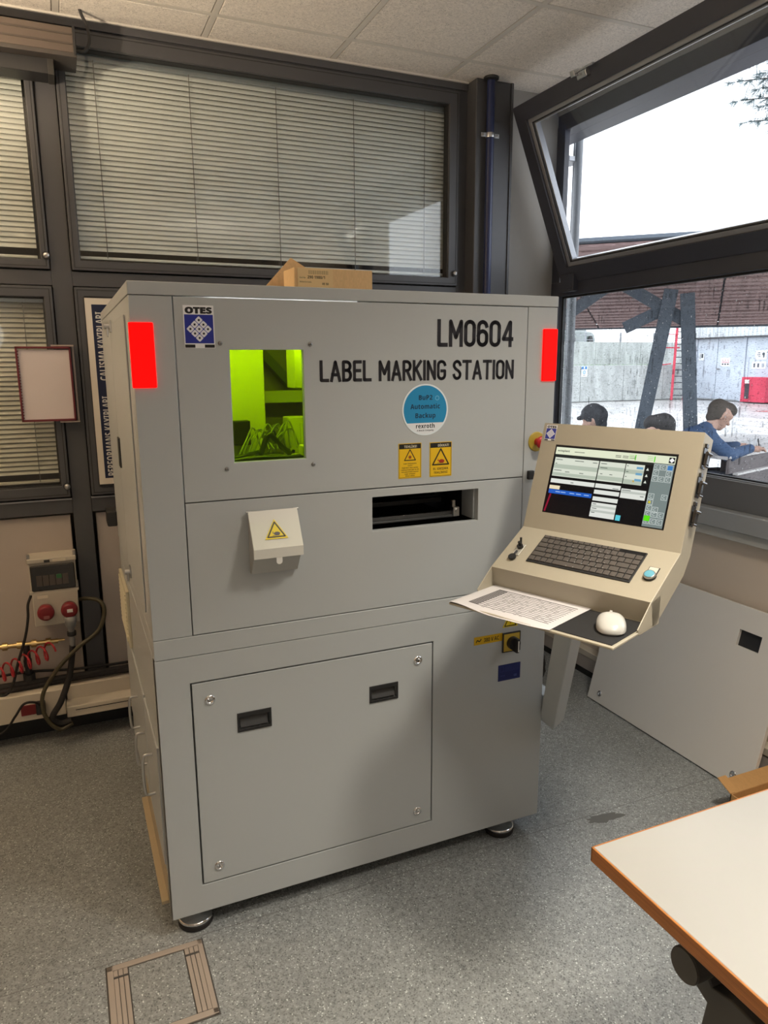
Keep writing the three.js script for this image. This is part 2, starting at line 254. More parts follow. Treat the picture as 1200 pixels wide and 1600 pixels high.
{ // tilted hopper sash, hinged at its bottom
  const g = new THREE.Group(); g.name = 'hopper_sash'; g.position.set(2.25 - 2.28, 1.99 - 1.03, 0); g.rotation.z = 0.393; w5.add(g);
  const H = 0.845, z0 = -1.355, z1 = 1.03, fr = (d0, d1, a, b, mat, name) => { const s = rectShape(z0 + a, z1 - a, a, H - a); s.holes.push(rectShape(z0 + b, z1 - b, b, H - b)); mesh(g, name, new THREE.ExtrudeGeometry(s, { depth: d1 - d0, bevelEnabled: true, bevelSize: 0.002, bevelThickness: 0.002, bevelSegments: 2 }).rotateY(-Math.PI / 2).translate(-d0, 0, 0), mat); };
  // local x is towards the room when negative; z runs along the wall
  fr(-0.05, 0.006, 0, 0.07, M.frameDark, 'sash_frame'); fr(-0.05, -0.008, 0.07, 0.088, M.frameEdge, 'glazing_bead'); fr(-0.046, -0.012, 0.087, 0.093, M.gasket, 'glazing_gasket'); fr(-0.048, -0.02, 0.0925, 0.098, M.frameEdge, 'spacer_bar');
  const sp = uvMetres(boxAt(0.022, 0.026, 0.09, H - 0.09, z0 + 0.09, z1 - 0.09), 'zy');
  mesh(g, 'window_pane', sp, new THREE.MeshPhysicalMaterial({ color: lin(0.95, 0.97, 1), roughness: 0.03, transmission: 1, thickness: 0, ior: 1.5 }));
  mesh(g, 'catch', merged([boxAt(-0.03, -0.002, H - 0.03, H + 0.006, -0.86, -0.8, 0.003), boxAt(-0.05, -0.02, H - 0.012, H + 0.012, -0.87, -0.845, 0.002), boxAt(-0.046, -0.03, H - 0.004, H + 0.004, -0.86, -0.74, 0.002)]), M.steel);
}
mesh(w5, 'hinge', merged([boxAt(-0.034, 0, 0, 0.085, 0, 0.105, 0.004), boxAt(-0.04, -0.03, 0.008, 0.02, 0.06, 0.1, 0.002)]), M.frameDark, [-0.03, 0.905, -1.33]);

// ------------------------------------------------------------------ prints
const SANS = 'sans-serif';
function logoTex() {
  return canvasTex(256, 352, (g, w, h) => {
    g.fillStyle = '#e9e9ec'; g.fillRect(0, 0, w, h); g.fillStyle = '#0a0a0f'; g.font = `bold 74px ${SANS}`; g.textAlign = 'center'; g.textBaseline = 'middle';
    g.save(); g.translate(w / 2, 38); const tw = g.measureText('OTES').width; g.scale(226 / tw, 0.9); g.fillText('OTES', 0, 4); g.lineWidth = 7; g.strokeStyle = '#0a0a0f'; g.lineJoin = 'round'; g.strokeText('OTES', 0, 4); g.restore();
    g.fillStyle = '#1b2a93'; g.fillRect(8, 76, w - 16, 236);
    g.save(); g.translate(w / 2, 194); g.rotate(Math.PI / 4);
    for (let i = -1; i <= 1; i++) for (let j = -1; j <= 1; j++) { g.fillStyle = '#e4e5ee'; g.beginPath(); g.roundRect ? g.roundRect(i * 52 - 24, j * 52 - 24, 48, 48, 9) : g.rect(i * 52 - 24, j * 52 - 24, 48, 48); g.fill(); g.fillStyle = '#15151c'; g.save(); g.translate(i * 52, j * 52); g.rotate(-Math.PI / 4); g.fillRect(-8, -8, 16, 16); g.restore(); }
    g.restore(); g.fillStyle = '#0d0d10'; g.fillRect(4, 322, 84, 26); g.fillRect(w - 88, 322, 84, 26);
  });
}
function triangle(g, x, y, s, inner) { // hazard triangle, point up, centred at x,y
  g.save(); g.translate(x, y); g.lineJoin = 'round'; g.beginPath(); g.moveTo(0, -s * 0.58); g.lineTo(s * 0.55, s * 0.38); g.lineTo(-s * 0.55, s * 0.38); g.closePath();
  g.strokeStyle = '#1a1708'; g.lineWidth = s * 0.085; g.stroke(); inner(g, s); g.restore();
}
const hand = (col) => (g, s) => { g.fillStyle = col; g.beginPath(); g.ellipse(s * 0.06, s * 0.17, s * 0.2, s * 0.11, 0, 0, 7); g.fill(); g.fillRect(-s * 0.22, s * 0.12, s * 0.2, s * 0.04); g.fillRect(-s * 0.2, s * 0.02, s * 0.035, s * 0.13); g.fillStyle = '#1a1708'; g.fillRect(-s * 0.24, s * 0.27, s * 0.44, s * 0.025); };
const burst = (g, s) => { g.strokeStyle = '#7a1a08'; g.lineWidth = s * 0.035; for (let k = 0; k < 12; k++) { const a = k * Math.PI / 6; g.beginPath(); g.moveTo(0, s * 0.1); g.lineTo(Math.cos(a) * s * 0.17, s * 0.1 + Math.sin(a) * s * 0.17); g.stroke(); } };
const bolt = (g, s) => { g.fillStyle = '#9c1a0c'; g.beginPath(); g.moveTo(s * 0.06, -s * 0.34); g.lineTo(-s * 0.13, s * 0.06); g.lineTo(0, s * 0.04); g.lineTo(-s * 0.06, s * 0.32); g.lineTo(s * 0.13, -s * 0.06); g.lineTo(0, -s * 0.03); g.closePath(); g.fill(); };
function warn(head, dots, body) {
  return canvasTex(256, 356, (g, w, h) => {
    g.fillStyle = '#e0b50a'; g.fillRect(0, 0, w, h); g.strokeStyle = '#1b1706'; g.lineWidth = 4; g.strokeRect(8, 8, w - 16, h - 16); g.fillStyle = '#15130c'; g.fillRect(8, 8, w - 16, 48);
    g.fillStyle = '#d9d3bd'; g.font = `bold 34px ${SANS}`; g.textAlign = 'center'; g.textBaseline = 'middle'; g.fillText(head, w / 2 + dots, 34); body(g, w, h);
  });
}
const texLaser = warn('TEHLİKE!', 6, (g, w) => { triangle(g, w / 2, 130, 112, burst); g.fillStyle = '#1b1706'; g.font = `bold 17px ${SANS}`; ['Lazer Radyasyonu', 'Sınıf 4', 'Doğrudan veya saçılan', 'radyasyondan göz ve cilt', 'maruziyetinden kaçının', 'Lazer ürününe', 'dikkat ediniz'].forEach((s, i) => g.fillText(s, w / 2, 206 + i * 21)); });
const texCrush = warn('DİKKAT!', 30, (g, w) => { triangle(g, w / 2, 168, 168, hand('#a3240c')); g.fillStyle = '#1b1706'; g.font = `bold 33px ${SANS}`; g.fillText('EL SIKIŞMA', w / 2, 274); g.fillText('TEHLİKESİ', w / 2, 314); });
const texTri = (inner) => canvasTex(192, 180, (g, w, h) => { g.fillStyle = '#e8cf1c'; g.fillRect(0, 0, w, h); triangle(g, w / 2, 108, 118, inner); });
const texDisc = canvasTex(512, 512, (g, w) => {
  g.fillStyle = '#dfe7ec'; g.fillRect(0, 0, w, w); g.save(); g.beginPath(); g.arc(256, 256, 240, 0, 7); g.clip(); g.fillStyle = '#1c86b8'; g.fillRect(0, 0, w, 386); g.fillStyle = '#dfe2e6'; g.fillRect(0, 386, w, 200); g.restore();
  g.textAlign = 'center'; g.fillStyle = '#0b1e33'; g.font = `bold 66px ${SANS}`; g.fillText('BuP2', 256, 158); g.fillText('Automatic', 256, 246); g.fillText('Backup', 256, 336);
  g.strokeStyle = '#7fb6d6'; g.lineWidth = 6; g.beginPath(); g.arc(388, 142, 20, 0, 7); g.stroke(); g.fillStyle = '#0b0d12'; g.font = `bold 60px ${SANS}`; g.fillText('rexroth', 256, 438); g.font = `bold 22px ${SANS}`; g.fillText('A Bosch Company', 256, 468);
});
// condensed one-stroke lettering, cut from vinyl
const arc = (cx, cy, rx, ry, a0, a1, n = 10) => Array.from({ length: n + 1 }, (_, i) => { const a = (a0 + (a1 - a0) * i / n) * Math.PI / 180; return [cx + rx * Math.cos(a), cy + ry * Math.sin(a)]; });
const LET = {
  L: [0.34, [[[0, 1], [0, 0], [0.34, 0]]]], M: [0.52, [[[0, 0], [0, 1], [0.26, 0.32], [0.52, 1], [0.52, 0]]]], A: [0.46, [[[0, 0], [0.23, 1], [0.46, 0]], [[0.07, 0.3], [0.39, 0.3]]]],
  E: [0.34, [[[0.34, 1], [0, 1], [0, 0], [0.34, 0]], [[0, 0.52], [0.3, 0.52]]]], I: [0.0, [[[0, 0], [0, 1]]]], N: [0.42, [[[0, 0], [0, 1], [0.42, 0], [0.42, 1]]]], T: [0.44, [[[0, 1], [0.44, 1]], [[0.22, 1], [0.22, 0]]]],
  K: [0.42, [[[0, 0], [0, 1]], [[0.4, 1], [0.02, 0.46]], [[0.13, 0.58], [0.42, 0]]]],
  B: [0.4, [[[0, 0], [0, 1], [0.18, 1], ...arc(0.18, 0.77, 0.2, 0.23, 90, -90), [0, 0.54]], [[0.18, 0.54], ...arc(0.19, 0.27, 0.21, 0.27, 90, -90), [0, 0]]]],
  R: [0.4, [[[0, 0], [0, 1], [0.18, 1], ...arc(0.18, 0.745, 0.21, 0.255, 90, -90), [0, 0.49]], [[0.2, 0.48], [0.41, 0]]]],
  0: [0.42, [[...arc(0.21, 0.79, 0.21, 0.21, 0, 180), ...arc(0.21, 0.21, 0.21, 0.21, 180, 360), [0.42, 0.79]]]], O: [0.42, [[...arc(0.21, 0.79, 0.21, 0.21, 0, 180), ...arc(0.21, 0.21, 0.21, 0.21, 180, 360), [0.42, 0.79]]]],
  6: [0.42, [[...arc(0.21, 0.8, 0.2, 0.2, 10, 180), ...arc(0.21, 0.22, 0.21, 0.22, 180, 360), ...arc(0.21, 0.4, 0.21, 0.2, 0, 170)]]], 4: [0.44, [[[0.36, 0], [0.36, 1], [0.33, 1], [0, 0.27], [0.44, 0.27]]]],
  G: [0.42, [[...arc(0.21, 0.79, 0.21, 0.21, 8, 180), ...arc(0.21, 0.21, 0.21, 0.21, 180, 360), [0.42, 0.46], [0.22, 0.46]]]],
  S: [0.4, [[...arc(0.2, 0.77, 0.2, 0.23, 10, 200, 12), [0.1, 0.57], [0.3, 0.43], ...arc(0.2, 0.23, 0.2, 0.23, 20, -170, 12)]]],
};
function ribbon(pts, hw) {
  const P = [], N = pts.length; for (let i = 0; i + 1 < N; i++) {
    const [ax, ay] = pts[i], [bx, by] = pts[i + 1], L = Math.hypot(bx - ax, by - ay); if (L < 1e-6) continue;
    const ex = i === 0 || i + 2 === N, dx = (bx - ax) / L * hw, dy = (by - ay) / L * hw, nx = -dy, ny = dx, s0 = i === 0 ? 1 : 0, s1 = i + 2 === N ? 1 : 0;
    const q = [[ax - dx * s0 + nx, ay - dy * s0 + ny], [ax - dx * s0 - nx, ay - dy * s0 - ny], [bx + dx * s1 - nx, by + dy * s1 - ny], [bx + dx * s1 + nx, by + dy * s1 + ny]];
    for (const k of [0, 1, 2, 0, 2, 3]) P.push(q[k][0], q[k][1], 0);
    if (i) { const n = 8; for (let k = 0; k < n; k++) { const a = k / n * 2 * Math.PI, b = (k + 1) / n * 2 * Math.PI; P.push(ax, ay, 0, ax + hw * Math.cos(a), ay + hw * Math.sin(a), 0, ax + hw * Math.cos(b), ay + hw * Math.sin(b), 0); } }
  } return P;
}
function lettering(text, x0, x1, y0, y1, stroke) { // flat print filling the box given
  const h = y1 - y0 - stroke, gap = 0.22, parts = []; let x = 0;
  for (const ch of text) { if (ch === ' ') { x += 0.36; continue; } const [w, lines] = LET[ch]; for (const l of lines) parts.push(l.map(([a, b]) => [x + a, b])); x += w + gap; }
  const k = (x1 - x0 - stroke) / (x - gap), P = []; for (const l of parts) P.push(...ribbon(l.map(([a, b]) => [x0 + stroke / 2 + a * k, y0 + stroke / 2 + b * h]), stroke / 2));
  const g = new THREE.BufferGeometry(); g.setAttribute('position', new THREE.Float32BufferAttribute(P, 3)); g.computeVertexNormals(); return g;
}
const printMat = (map, rough = 0.45, more = {}) => new THREE.MeshStandardMaterial({ map, roughness: rough, ...more });
const sticker = (w, h, t = 0.0008) => new THREE.BoxGeometry(w, h, t);

// ------------------------------------------------------------------ the marking machine
const MX = 0.61, MZ = -0.585, MW = 1.2213, MD = 1.17;
const mc = thing('marking_machine', 'large light grey two-storey machine cabinet with a green window, on chrome levelling feet', 'machine', [MX, 0, MZ]);
const paintB = std(lin(0.43, 0.452, 0.46), 0.38, 0, { bumpMap: grainBump, bumpScale: 0.00012 });
const atM = (g) => g.translate(-MX, 0, -MZ);
{
  // lower cabinet: box with a front frame round the access panel
  const base = mesh(mc, 'lower_cabinet', atM(merged([
    boxAt(0, MW, 0.0625, 0.833, -MD, -0.03, 0.002), boxAt(0, 0.0135, 0.0625, 0.833, -0.04, -0.004),
    plate([0, MW, 0.0625, 0.833], [[0.086, 0.8115, 0.148, 0.758]], 0.03, 0.0015)])), paintB);
  const ap = mesh(mc, 'access_panel', atM(plate([0.0905, 0.807, 0.1525, 0.7535], [[0.209, 0.299, 0.595, 0.643], [0.603, 0.689, 0.601, 0.647]], 0.018, 0.0012).translate(0, 0, 0.0005)), paintB);
  const lockG = lathe([[0, 0.001], [0.0065, 0.001], [0.0075, 0.004], [0.0095, 0.0045], [0.0135, 0.003], [0.0142, 0]]).rotateX(Math.PI / 2), keyG = merged([boxAt(-0.0045, 0.0045, -0.0012, 0.0012, 0, 0.0035), boxAt(-0.0012, 0.0012, -0.0045, 0.0045, 0, 0.0035)]);
  for (const [x, y] of [[0.1355, 0.702], [0.759, 0.706], [0.136, 0.197], [0.759, 0.198]]) { const l = mesh(ap, 'quarter_turn_lock', lockG, M.chrome, [x - MX, y, -MZ + 0.0005]); mesh(l, 'key_slot', keyG, M.steel, [0, 0, 0]); }
  for (const [x, y, w, h] of [[0.254, 0.619, 0.096, 0.056], [0.646, 0.624, 0.093, 0.053]]) {
    const hg = mesh(ap, 'recessed_handle', plate([-w / 2, w / 2, -h / 2, h / 2], [[-w / 2 + 0.006, w / 2 - 0.006, -h / 2 + 0.008, h / 2 - 0.012]], 0.004, 0.001).translate(0, 0, 0.0035), M.black, [x - MX, y, -MZ]);
    mesh(hg, 'handle_pocket', merged([boxAt(-w / 2 + 0.005, w / 2 - 0.005, -h / 2 + 0.006, h / 2 - 0.006, -0.018, -0.015), beam([0, -h / 2 + 0.01, -0.003], [0, h / 2 - 0.014, -0.014], w - 0.018, 0.002)]), std(lin(0.05, 0.052, 0.055), 0.45));
  }
  mesh(mc, 'mid_band', atM(boxAt(0.0005, MW - 0.0005, 0.8345, 0.8885, -MD, 0.0005, 0.0018)), paintB);
  // upper cabinet: side, back, corner columns, front panels with openings
  mesh(mc, 'upper_cabinet', atM(merged([
    boxAt(0.0005, 0.016, 0.8895, 1.7475, -MD, -0.02), boxAt(MW - 0.016, MW - 0.0005, 0.8895, 1.7475, -MD, -0.02), boxAt(0.01, MW - 0.01, 0.8895, 1.7475, -MD, -MD + 0.015),
    boxAt(0.016, MW - 0.016, 0.8895, 0.905, -MD, -0.03)])), paintB);
  for (const [a, b] of [[0.0005, 0.1], [1.1165, MW - 0.0005]]) mesh(mc, 'corner_column', atM(boxAt(a, b, 0.8895, 1.7475, -0.028, 0, 0.002)), paintB);
  mesh(mc, 'window_panel', atM(plate([0.1025, 1.1145, 1.2445, 1.7465], [[0.232, 0.4235, 1.3395, 1.623]], 0.02, 0.0014)), paintB);
  mesh(mc, 'feed_panel', atM(plate([0.1025, 1.1145, 0.891, 1.2415], [[0.6145, 0.9585, 1.1215, 1.2185]], 0.02, 0.0014)), paintB);
  mesh(mc, 'top_cover', atM(boxAt(-0.001, MW + 0.001, 1.749, 1.78, -MD - 0.001, 0.001, 0.0025)), paintB);
  // feet
  for (const [x, z] of [[0.068, -0.052], [1.1, -0.052], [0.068, -1.1], [1.15, -1.1]]) {
    const f = mesh(mc, 'levelling_foot', lathe([[0.047, 0.017], [0.05, 0.021], [0.05, 0.026], [0.046, 0.0285], [0.03, 0.034], [0.014, 0.04], [0.011, 0.05], [0.011, 0.0625]], 40), M.chrome, [x - MX, 0, z - MZ]);
    mesh(f, 'rubber_pad', lathe([[0, 0], [0.047, 0], [0.0495, 0.004], [0.0495, 0.014], [0.047, 0.0175], [0, 0.0175]], 40), M.rubber, [0, 0, 0]);
  }
  // status lights on both front corners
  const redGlow = std(lin(0.4, 0.001, 0.001), 1, 0, { emissive: lin(1, 0.0, 0.0), emissiveIntensity: 1.2 });
  for (const [x0, x1] of [[-0.004, 0.0525], [1.1695, 1.2205]]) {
    mesh(mc, 'status_light', boxAt(-(x1 - x0) / 2, (x1 - x0) / 2, -0.0765, 0.0765, 0, 0.006, 0.0028), redGlow, [(x0 + x1) / 2 - MX, 1.609, -MZ]);
    const L = new THREE.RectAreaLight(lin(1, 0.01, 0.01), 0.5, 0.045, 0.14); L.position.set((x0 + x1) / 2 - MX, 1.609, -MZ + 0.008); L.rotation.y = Math.PI; mc.add(L);
  }
  // prints on the front
  const ink = std(lin(0.008, 0.008, 0.014), 0.45), F = -MZ + 0.0006;
  mesh(mc, 'lettering', lettering('LM0604', 0.815, 1.066, 1.632, 1.7075, 0.0112), ink, [-MX, 0, F]);
  mesh(mc, 'lettering', lettering('LABEL MARKING STATION', 0.467, 1.071, 1.5395, 1.596, 0.0086), ink, [-MX, 0, F]);
  const lt = logoTex(); mesh(mc, 'logo_sticker', sticker(0.0735, 0.1015), printMat(lt), [0.1605 - MX, 1.677, F]);
  const dg = new THREE.CylinderGeometry(0.0725, 0.0725, 0.0008, 64).rotateX(Math.PI / 2), du = dg.attributes.uv, dp = dg.attributes.position; for (let i = 0; i < du.count; i++) du.setXY(i, 0.5 + dp.getX(i) / 0.145, 0.5 + dp.getY(i) / 0.145);
  mesh(mc, 'round_sticker', dg, printMat(texDisc, 0.4), [0.779 - MX, 1.458, F], null, 'round blue and white sticker');
  mesh(mc, 'warning_sticker', sticker(0.072, 0.1), printMat(texLaser), [0.731 - MX, 1.3155, F]);
  mesh(mc, 'warning_sticker', sticker(0.072, 0.1), printMat(texCrush), [0.8295 - MX, 1.3145, F]);
  const boltG = merged([lathe([[0.0022, 0.0042], [0.0036, 0.0042], [0.0056, 0.0022], [0.0058, 0]], 16), lathe([[0, 0.0018], [0.0022, 0.0018], [0.0022, 0.0042]], 12)]).rotateX(Math.PI / 2);
  for (const [x, y] of [[0.21, 1.6385], [0.443, 1.637], [0.212, 1.324], [0.4435, 1.323]]) mesh(mc, 'bolt', boltG, std(lin(0.3, 0.3, 0.3), 0.3, 1), [x - MX, y, -MZ]);
  // green laser safety window and what stands behind it
  mesh(mc, 'safety_window', atM(boxAt(0.227, 0.4285, 1.3345, 1.628, -0.0185, -0.0145)), new THREE.MeshPhysicalMaterial({ color: lin(0.50, 0.66, 0.0008), roughness: 0.03, transmission: 1, thickness: 0, ior: 1.45 }));
  const inner = std(lin(0.75, 0.75, 0.73), 0.5), dimP = std(lin(0.16, 0.16, 0.14), 0.6);
  mesh(mc, 'inner_deck', atM(boxAt(0.017, MW - 0.017, 1.25, 1.262, -MD + 0.02, -0.03)), dimP);
  mesh(mc, 'inner_back', atM(boxAt(0.1, 1.12, 1.262, 1.745, -0.62, -0.61)), std(lin(0.22, 0.2, 0.12), 0.5));
  mesh(mc, 'inner_shield', atM(boxAt(0.19, 0.396, 1.28, 1.74, -0.315, -0.305, 0.003)), inner);
  mesh(mc, 'junction_box', atM(boxAt(0.294, 0.342, 1.352, 1.424, -0.304, -0.275, 0.003)), M.black);
  mesh(mc, 'laser_head', atM(merged([boxAt(0.435, 0.475, 1.52, 1.745, -0.2, -0.12, 0.003), boxAt(0.4, 0.62, 1.46, 1.5, -0.57, -0.52, 0.003)])), std(lin(0.6, 0.6, 0.57), 0.4));
  mesh(mc, 'cable_duct', atM(merged([beam([0.4, 1.68, -0.56], [0.55, 1.52, -0.56], 0.05, 0.03), boxAt(0.38, 0.62, 1.47, 1.495, -0.6, -0.56)])), std(lin(0.05, 0.07, 0.04), 0.5));
  mesh(mc, 'fixture', atM(merged([boxAt(0.455, 0.52, 1.3, 1.43, -0.33, -0.27, 0.004), boxAt(0.44, 0.446, 1.262, 1.42, -0.26, -0.2, 0.001), boxAt(0.47, 0.478, 1.262, 1.42, -0.2, -0.19, 0.001), boxAt(0.485, 0.493, 1.262, 1.4, -0.2, -0.19, 0.001), boxAt(0.44, 0.5, 1.335, 1.365, -0.12, -0.08, 0.004), boxAt(0.25, 0.47, 1.31, 1.33, -0.2, -0.1, 0.003)])), inner);
  const cp = []; for (let k = 0; k < 9; k++) { const x = 0.3 + 0.014 * k; cp.push(tube([[x - 0.03, 1.33, -0.14 - 0.006 * k], [x, 1.37 + 0.02 * rnd(), -0.17], [x + 0.02 + 0.03 * rnd(), 1.40 + 0.03 * rnd(), -0.2], [x + 0.05, 1.35, -0.19 + 0.05 * rnd()]], 0.0026, 24, 6)); }
  mesh(mc, 'hose_bundle', atM(merged(cp)), std(lin(0.25, 0.28, 0.2), 0.35));
  mesh(mc, 'hose_bundle', atM(merged([tube([[0.24, 1.335, -0.1], [0.3, 1.342, -0.13], [0.36, 1.35, -0.2], [0.39, 1.40, -0.22], [0.42, 1.345, -0.23], [0.45, 1.335, -0.2]], 0.006, 40, 8), tube([[0.22, 1.33, -0.08], [0.32, 1.335, -0.1], [0.42, 1.332, -0.1], [0.5, 1.335, -0.13]], 0.007, 30, 8), tube([[0.34, 1.335, -0.16], [0.37, 1.39, -0.17], [0.40, 1.36, -0.17], [0.43, 1.332, -0.16]], 0.008, 30, 8)])), std(lin(0.02, 0.03, 0.03), 0.35));
  mesh(mc, 'regulator', atM(merged([cyl(0.016, 0.05).translate(0.385, 1.35, -0.24), cyl(0.02, 0.02).translate(0.385, 1.385, -0.24), cylZ(0.018, 0.02).translate(0.425, 1.39, -0.3), boxAt(0.35, 0.41, 1.32, 1.335, -0.25, -0.17, 0.003)])), std(lin(0.3, 0.3, 0.28), 0.35, 0.5));
  // work light inside, out of view: a strip placed to light the chamber
  mesh(mc, 'unseen_led_strip', atM(boxAt(0.2, 0.6, 1.737, 1.745, -0.1, -0.06, 0.001)), std(lin(0.8, 0.8, 0.8), 0.5, 0, { emissive: lin(1, 1, 0.95), emissiveIntensity: 2 }));
  { const L = new THREE.RectAreaLight(lin(1, 1, 0.95), 60, 0.4, 0.035); L.position.set(0.4 - MX, 1.735, -0.08 - MZ); L.rotation.set(-1.05, 0, 0); mc.add(L); }
  // feed slot: dark tunnel with rails and a small clamp
  mesh(mc, 'slot_liner', atM(merged([boxAt(0.6, 0.605, 1.1, 1.24, -0.55, -0.02), boxAt(0.9605, 0.966, 1.1, 1.24, -0.2, -0.02), boxAt(0.6, 0.97, 1.226, 1.23, -0.55, -0.02), boxAt(0.6, 0.97, 1.1, 1.105, -0.55, -0.02), boxAt(0.6, 1.1, 1.1, 1.24, -0.56, -0.55)])), M.dark);
  mesh(mc, 'slot_jamb', atM(boxAt(0.9535, 0.9605, 1.123, 1.217, -0.09, -0.0205)), paintB);
  mesh(mc, 'conveyor_rail', atM(merged([boxAt(0.606, 0.915, 1.128, 1.145, -0.075, -0.06, 0.001), boxAt(0.606, 0.915, 1.128, 1.134, -0.06, -0.05, 0.001)])), std(lin(0.12, 0.125, 0.13), 0.35, 0.8));
  mesh(mc, 'conveyor_rail', atM(boxAt(0.606, 0.93, 1.15, 1.165, -0.2, -0.18, 0.002)), std(lin(0.06, 0.062, 0.065), 0.4, 0.6));
  mesh(mc, 'guide_clamp', atM(merged([boxAt(0.9, 0.92, 1.13, 1.158, -0.07, -0.045, 0.001), boxAt(0.902, 0.912, 1.155, 1.178, -0.066, -0.056, 0.001), cylZ(0.006, 0.008).translate(0.911, 1.148, -0.044)])), M.steel);
  // flap box under the window
  const fx0 = 0.2575, fx1 = 0.389, prof = (pts, a, b) => { const s = new THREE.Shape(); pts.forEach(([z, y], i) => (i ? s.lineTo(z, y) : s.moveTo(z, y))); s.closePath(); return new THREE.ExtrudeGeometry(s, { depth: b - a, bevelEnabled: true, bevelSize: 0.0008, bevelThickness: 0.0008, bevelSegments: 1 }).rotateY(-Math.PI / 2).translate(b, 0, 0); };
  // profile is given as [z, y]: extrude along x
  const chute = mesh(mc, 'chute_box', atM(prof([[0.0005, 1.2], [0.012, 1.2], [0.056, 1.115], [0.054, 1.1], [0.016, 1.043], [0.0005, 1.043]], fx0 + 0.003, fx1 - 0.003)), M.paintDark);
  const lid = mesh(mc, 'chute_lid', atM(prof([[0.006, 1.208], [0.014, 1.21], [0.064, 1.119], [0.064, 1.0945], [0.0615, 1.0945], [0.0615, 1.1175], [0.012, 1.207]], fx0, fx1)), std(lin(0.66, 0.65, 0.6), 0.45));
  mesh(lid, 'lid_tab', atM(merged([boxAt(0.316, 0.332, 1.082, 1.098, 0.0622, 0.0637, 0.0006), cylZ(0.008, 0.0015).translate(0.324, 1.083, 0.063)])), M.white);
  mesh(lid, 'hinge_pin', atM(merged([cyl(0.003, 0.014, 12).rotateZ(Math.PI / 2).translate(fx0 + 0.002, 1.209, 0.012), cyl(0.003, 0.014, 12).rotateZ(Math.PI / 2).translate(fx1 - 0.002, 1.209, 0.012)])), M.steel);
  { const s = new THREE.Shape(); s.moveTo(-0.031, -0.024); s.lineTo(0.031, -0.024); s.lineTo(0, 0.03); s.closePath(); const g = new THREE.ExtrudeGeometry(s, { depth: 0.0008, bevelEnabled: false }), u = g.attributes.uv, p = g.attributes.position; for (let i = 0; i < u.count; i++) u.setXY(i, 0.5 + p.getX(i) / 0.068, 0.44 + p.getY(i) / 0.064);
    mesh(lid, 'warning_sticker', g, printMat(texTri(hand('#4c4650'))), [0.3215 - MX, 1.162, 0.0424 - MZ], [-Math.atan2(0.05, 0.091), 0, 0]); }
  // right end of the lower front: mains switch and plates
  const tv = canvasTex(256, 48, (g, w, h) => { g.fillStyle = '#c9a115'; g.fillRect(0, 0, w, h); g.fillStyle = '#191505'; g.font = `bold 34px ${SANS}`; g.textBaseline = 'middle'; g.fillText('380 V AC', 86, 25); g.lineWidth = 7; g.strokeStyle = '#191505'; g.beginPath(); g.moveTo(18, 34); g.bezierCurveTo(30, 0, 44, 50, 62, 14); g.stroke(); });
  mesh(mc, 'voltage_sticker', sticker(0.104, 0.0265), printMat(tv), [1.0065 - MX, 0.7335, F]);
  { const s = new THREE.Shape(); s.moveTo(-0.0285, -0.02); s.lineTo(0.0285, -0.02); s.lineTo(0, 0.03); s.closePath(); const g = new THREE.ExtrudeGeometry(s, { depth: 0.0008, bevelEnabled: false }), u = g.attributes.uv, p = g.attributes.position; for (let i = 0; i < u.count; i++) u.setXY(i, 0.5 + p.getX(i) / 0.062, 0.42 + p.getY(i) / 0.06);
    mesh(mc, 'warning_sticker', g, printMat(texTri(bolt)), [1.0865 - MX, 0.783, F - 0.0005]); }
  const sw = mesh(mc, 'main_switch', boxAt(-0.032, 0.032, -0.0315, 0.0315, 0, 0.006, 0.002), std(lin(0.58, 0.4, 0.05), 0.45), [1.0905 - MX, 0.7125, -MZ]);
  mesh(sw, 'switch_border', plate([-0.033, 0.033, -0.0325, 0.0325], [[-0.0295, 0.0295, -0.029, 0.029]], 0.007, 0.001).translate(0, 0, 0.0068), M.black);
  mesh(sw, 'switch_knob', merged([cylZ(0.021, 0.016, 32).translate(0.002, -0.002, 0.014), rb(0.011, 0.046, 0.024, 0.003).rotateZ(-0.06).translate(0.003, -0.004, 0.028)]), M.black);
  mesh(sw, 'switch_marker', rb(0.0035, 0.036, 0.002, 0.0008).translate(0.003, -0.004, 0.041), M.white);
  mesh(mc, 'rating_plate', sticker(0.0835, 0.0545, 0.0012), printMat(canvasTex(256, 168, (g, w, h) => { g.fillStyle = '#131c55'; g.fillRect(0, 0, w, h); g.strokeStyle = '#3b4685'; g.lineWidth = 2; g.strokeRect(10, 10, w - 20, h - 20); g.strokeRect(22, 22, 40, 50); for (let i = 0; i < 5; i++) { g.beginPath(); g.moveTo(74, 24 + i * 12); g.lineTo(236, 24 + i * 12); g.stroke(); } g.fillStyle = '#5a65a0'; g.font = `bold 30px ${SANS}`; g.fillText('CE', 180, 140); g.font = `14px ${SANS}`; g.fillText('380 V AC', 24, 120); }), 0.4), [1.088 - MX, 0.6095, F]);
  // emergency stop on the right column
  const es = mesh(mc, 'emergency_stop', lathe([[0, 0.004], [0.027, 0.004], [0.03, 0.002], [0.03, 0]], 36).rotateX(Math.PI / 2), std(lin(0.42, 0.31, 0.04), 0.4), [1.161 - MX, 1.35, -MZ]);
  mesh(es, 'stop_button', lathe([[0, 0.036], [0.012, 0.035], [0.018, 0.031], [0.019, 0.026], [0.016, 0.022], [0.011, 0.02], [0.011, 0.003]], 32).rotateX(Math.PI / 2), M.red);
  mesh(mc, 'wall_bracket', atM(merged([boxAt(1.13, 1.15, 1.235, 1.262, 0, 0.012, 0.002)])), M.black);
  // left flank: door, latches, vent, handles, lower drawer frame
  const S = M.steel, side = (z0, z1, y0, y1, d0, d1, r = 0.002) => boxAt(-d1, -d0, y0, y1, z0, z1, r);
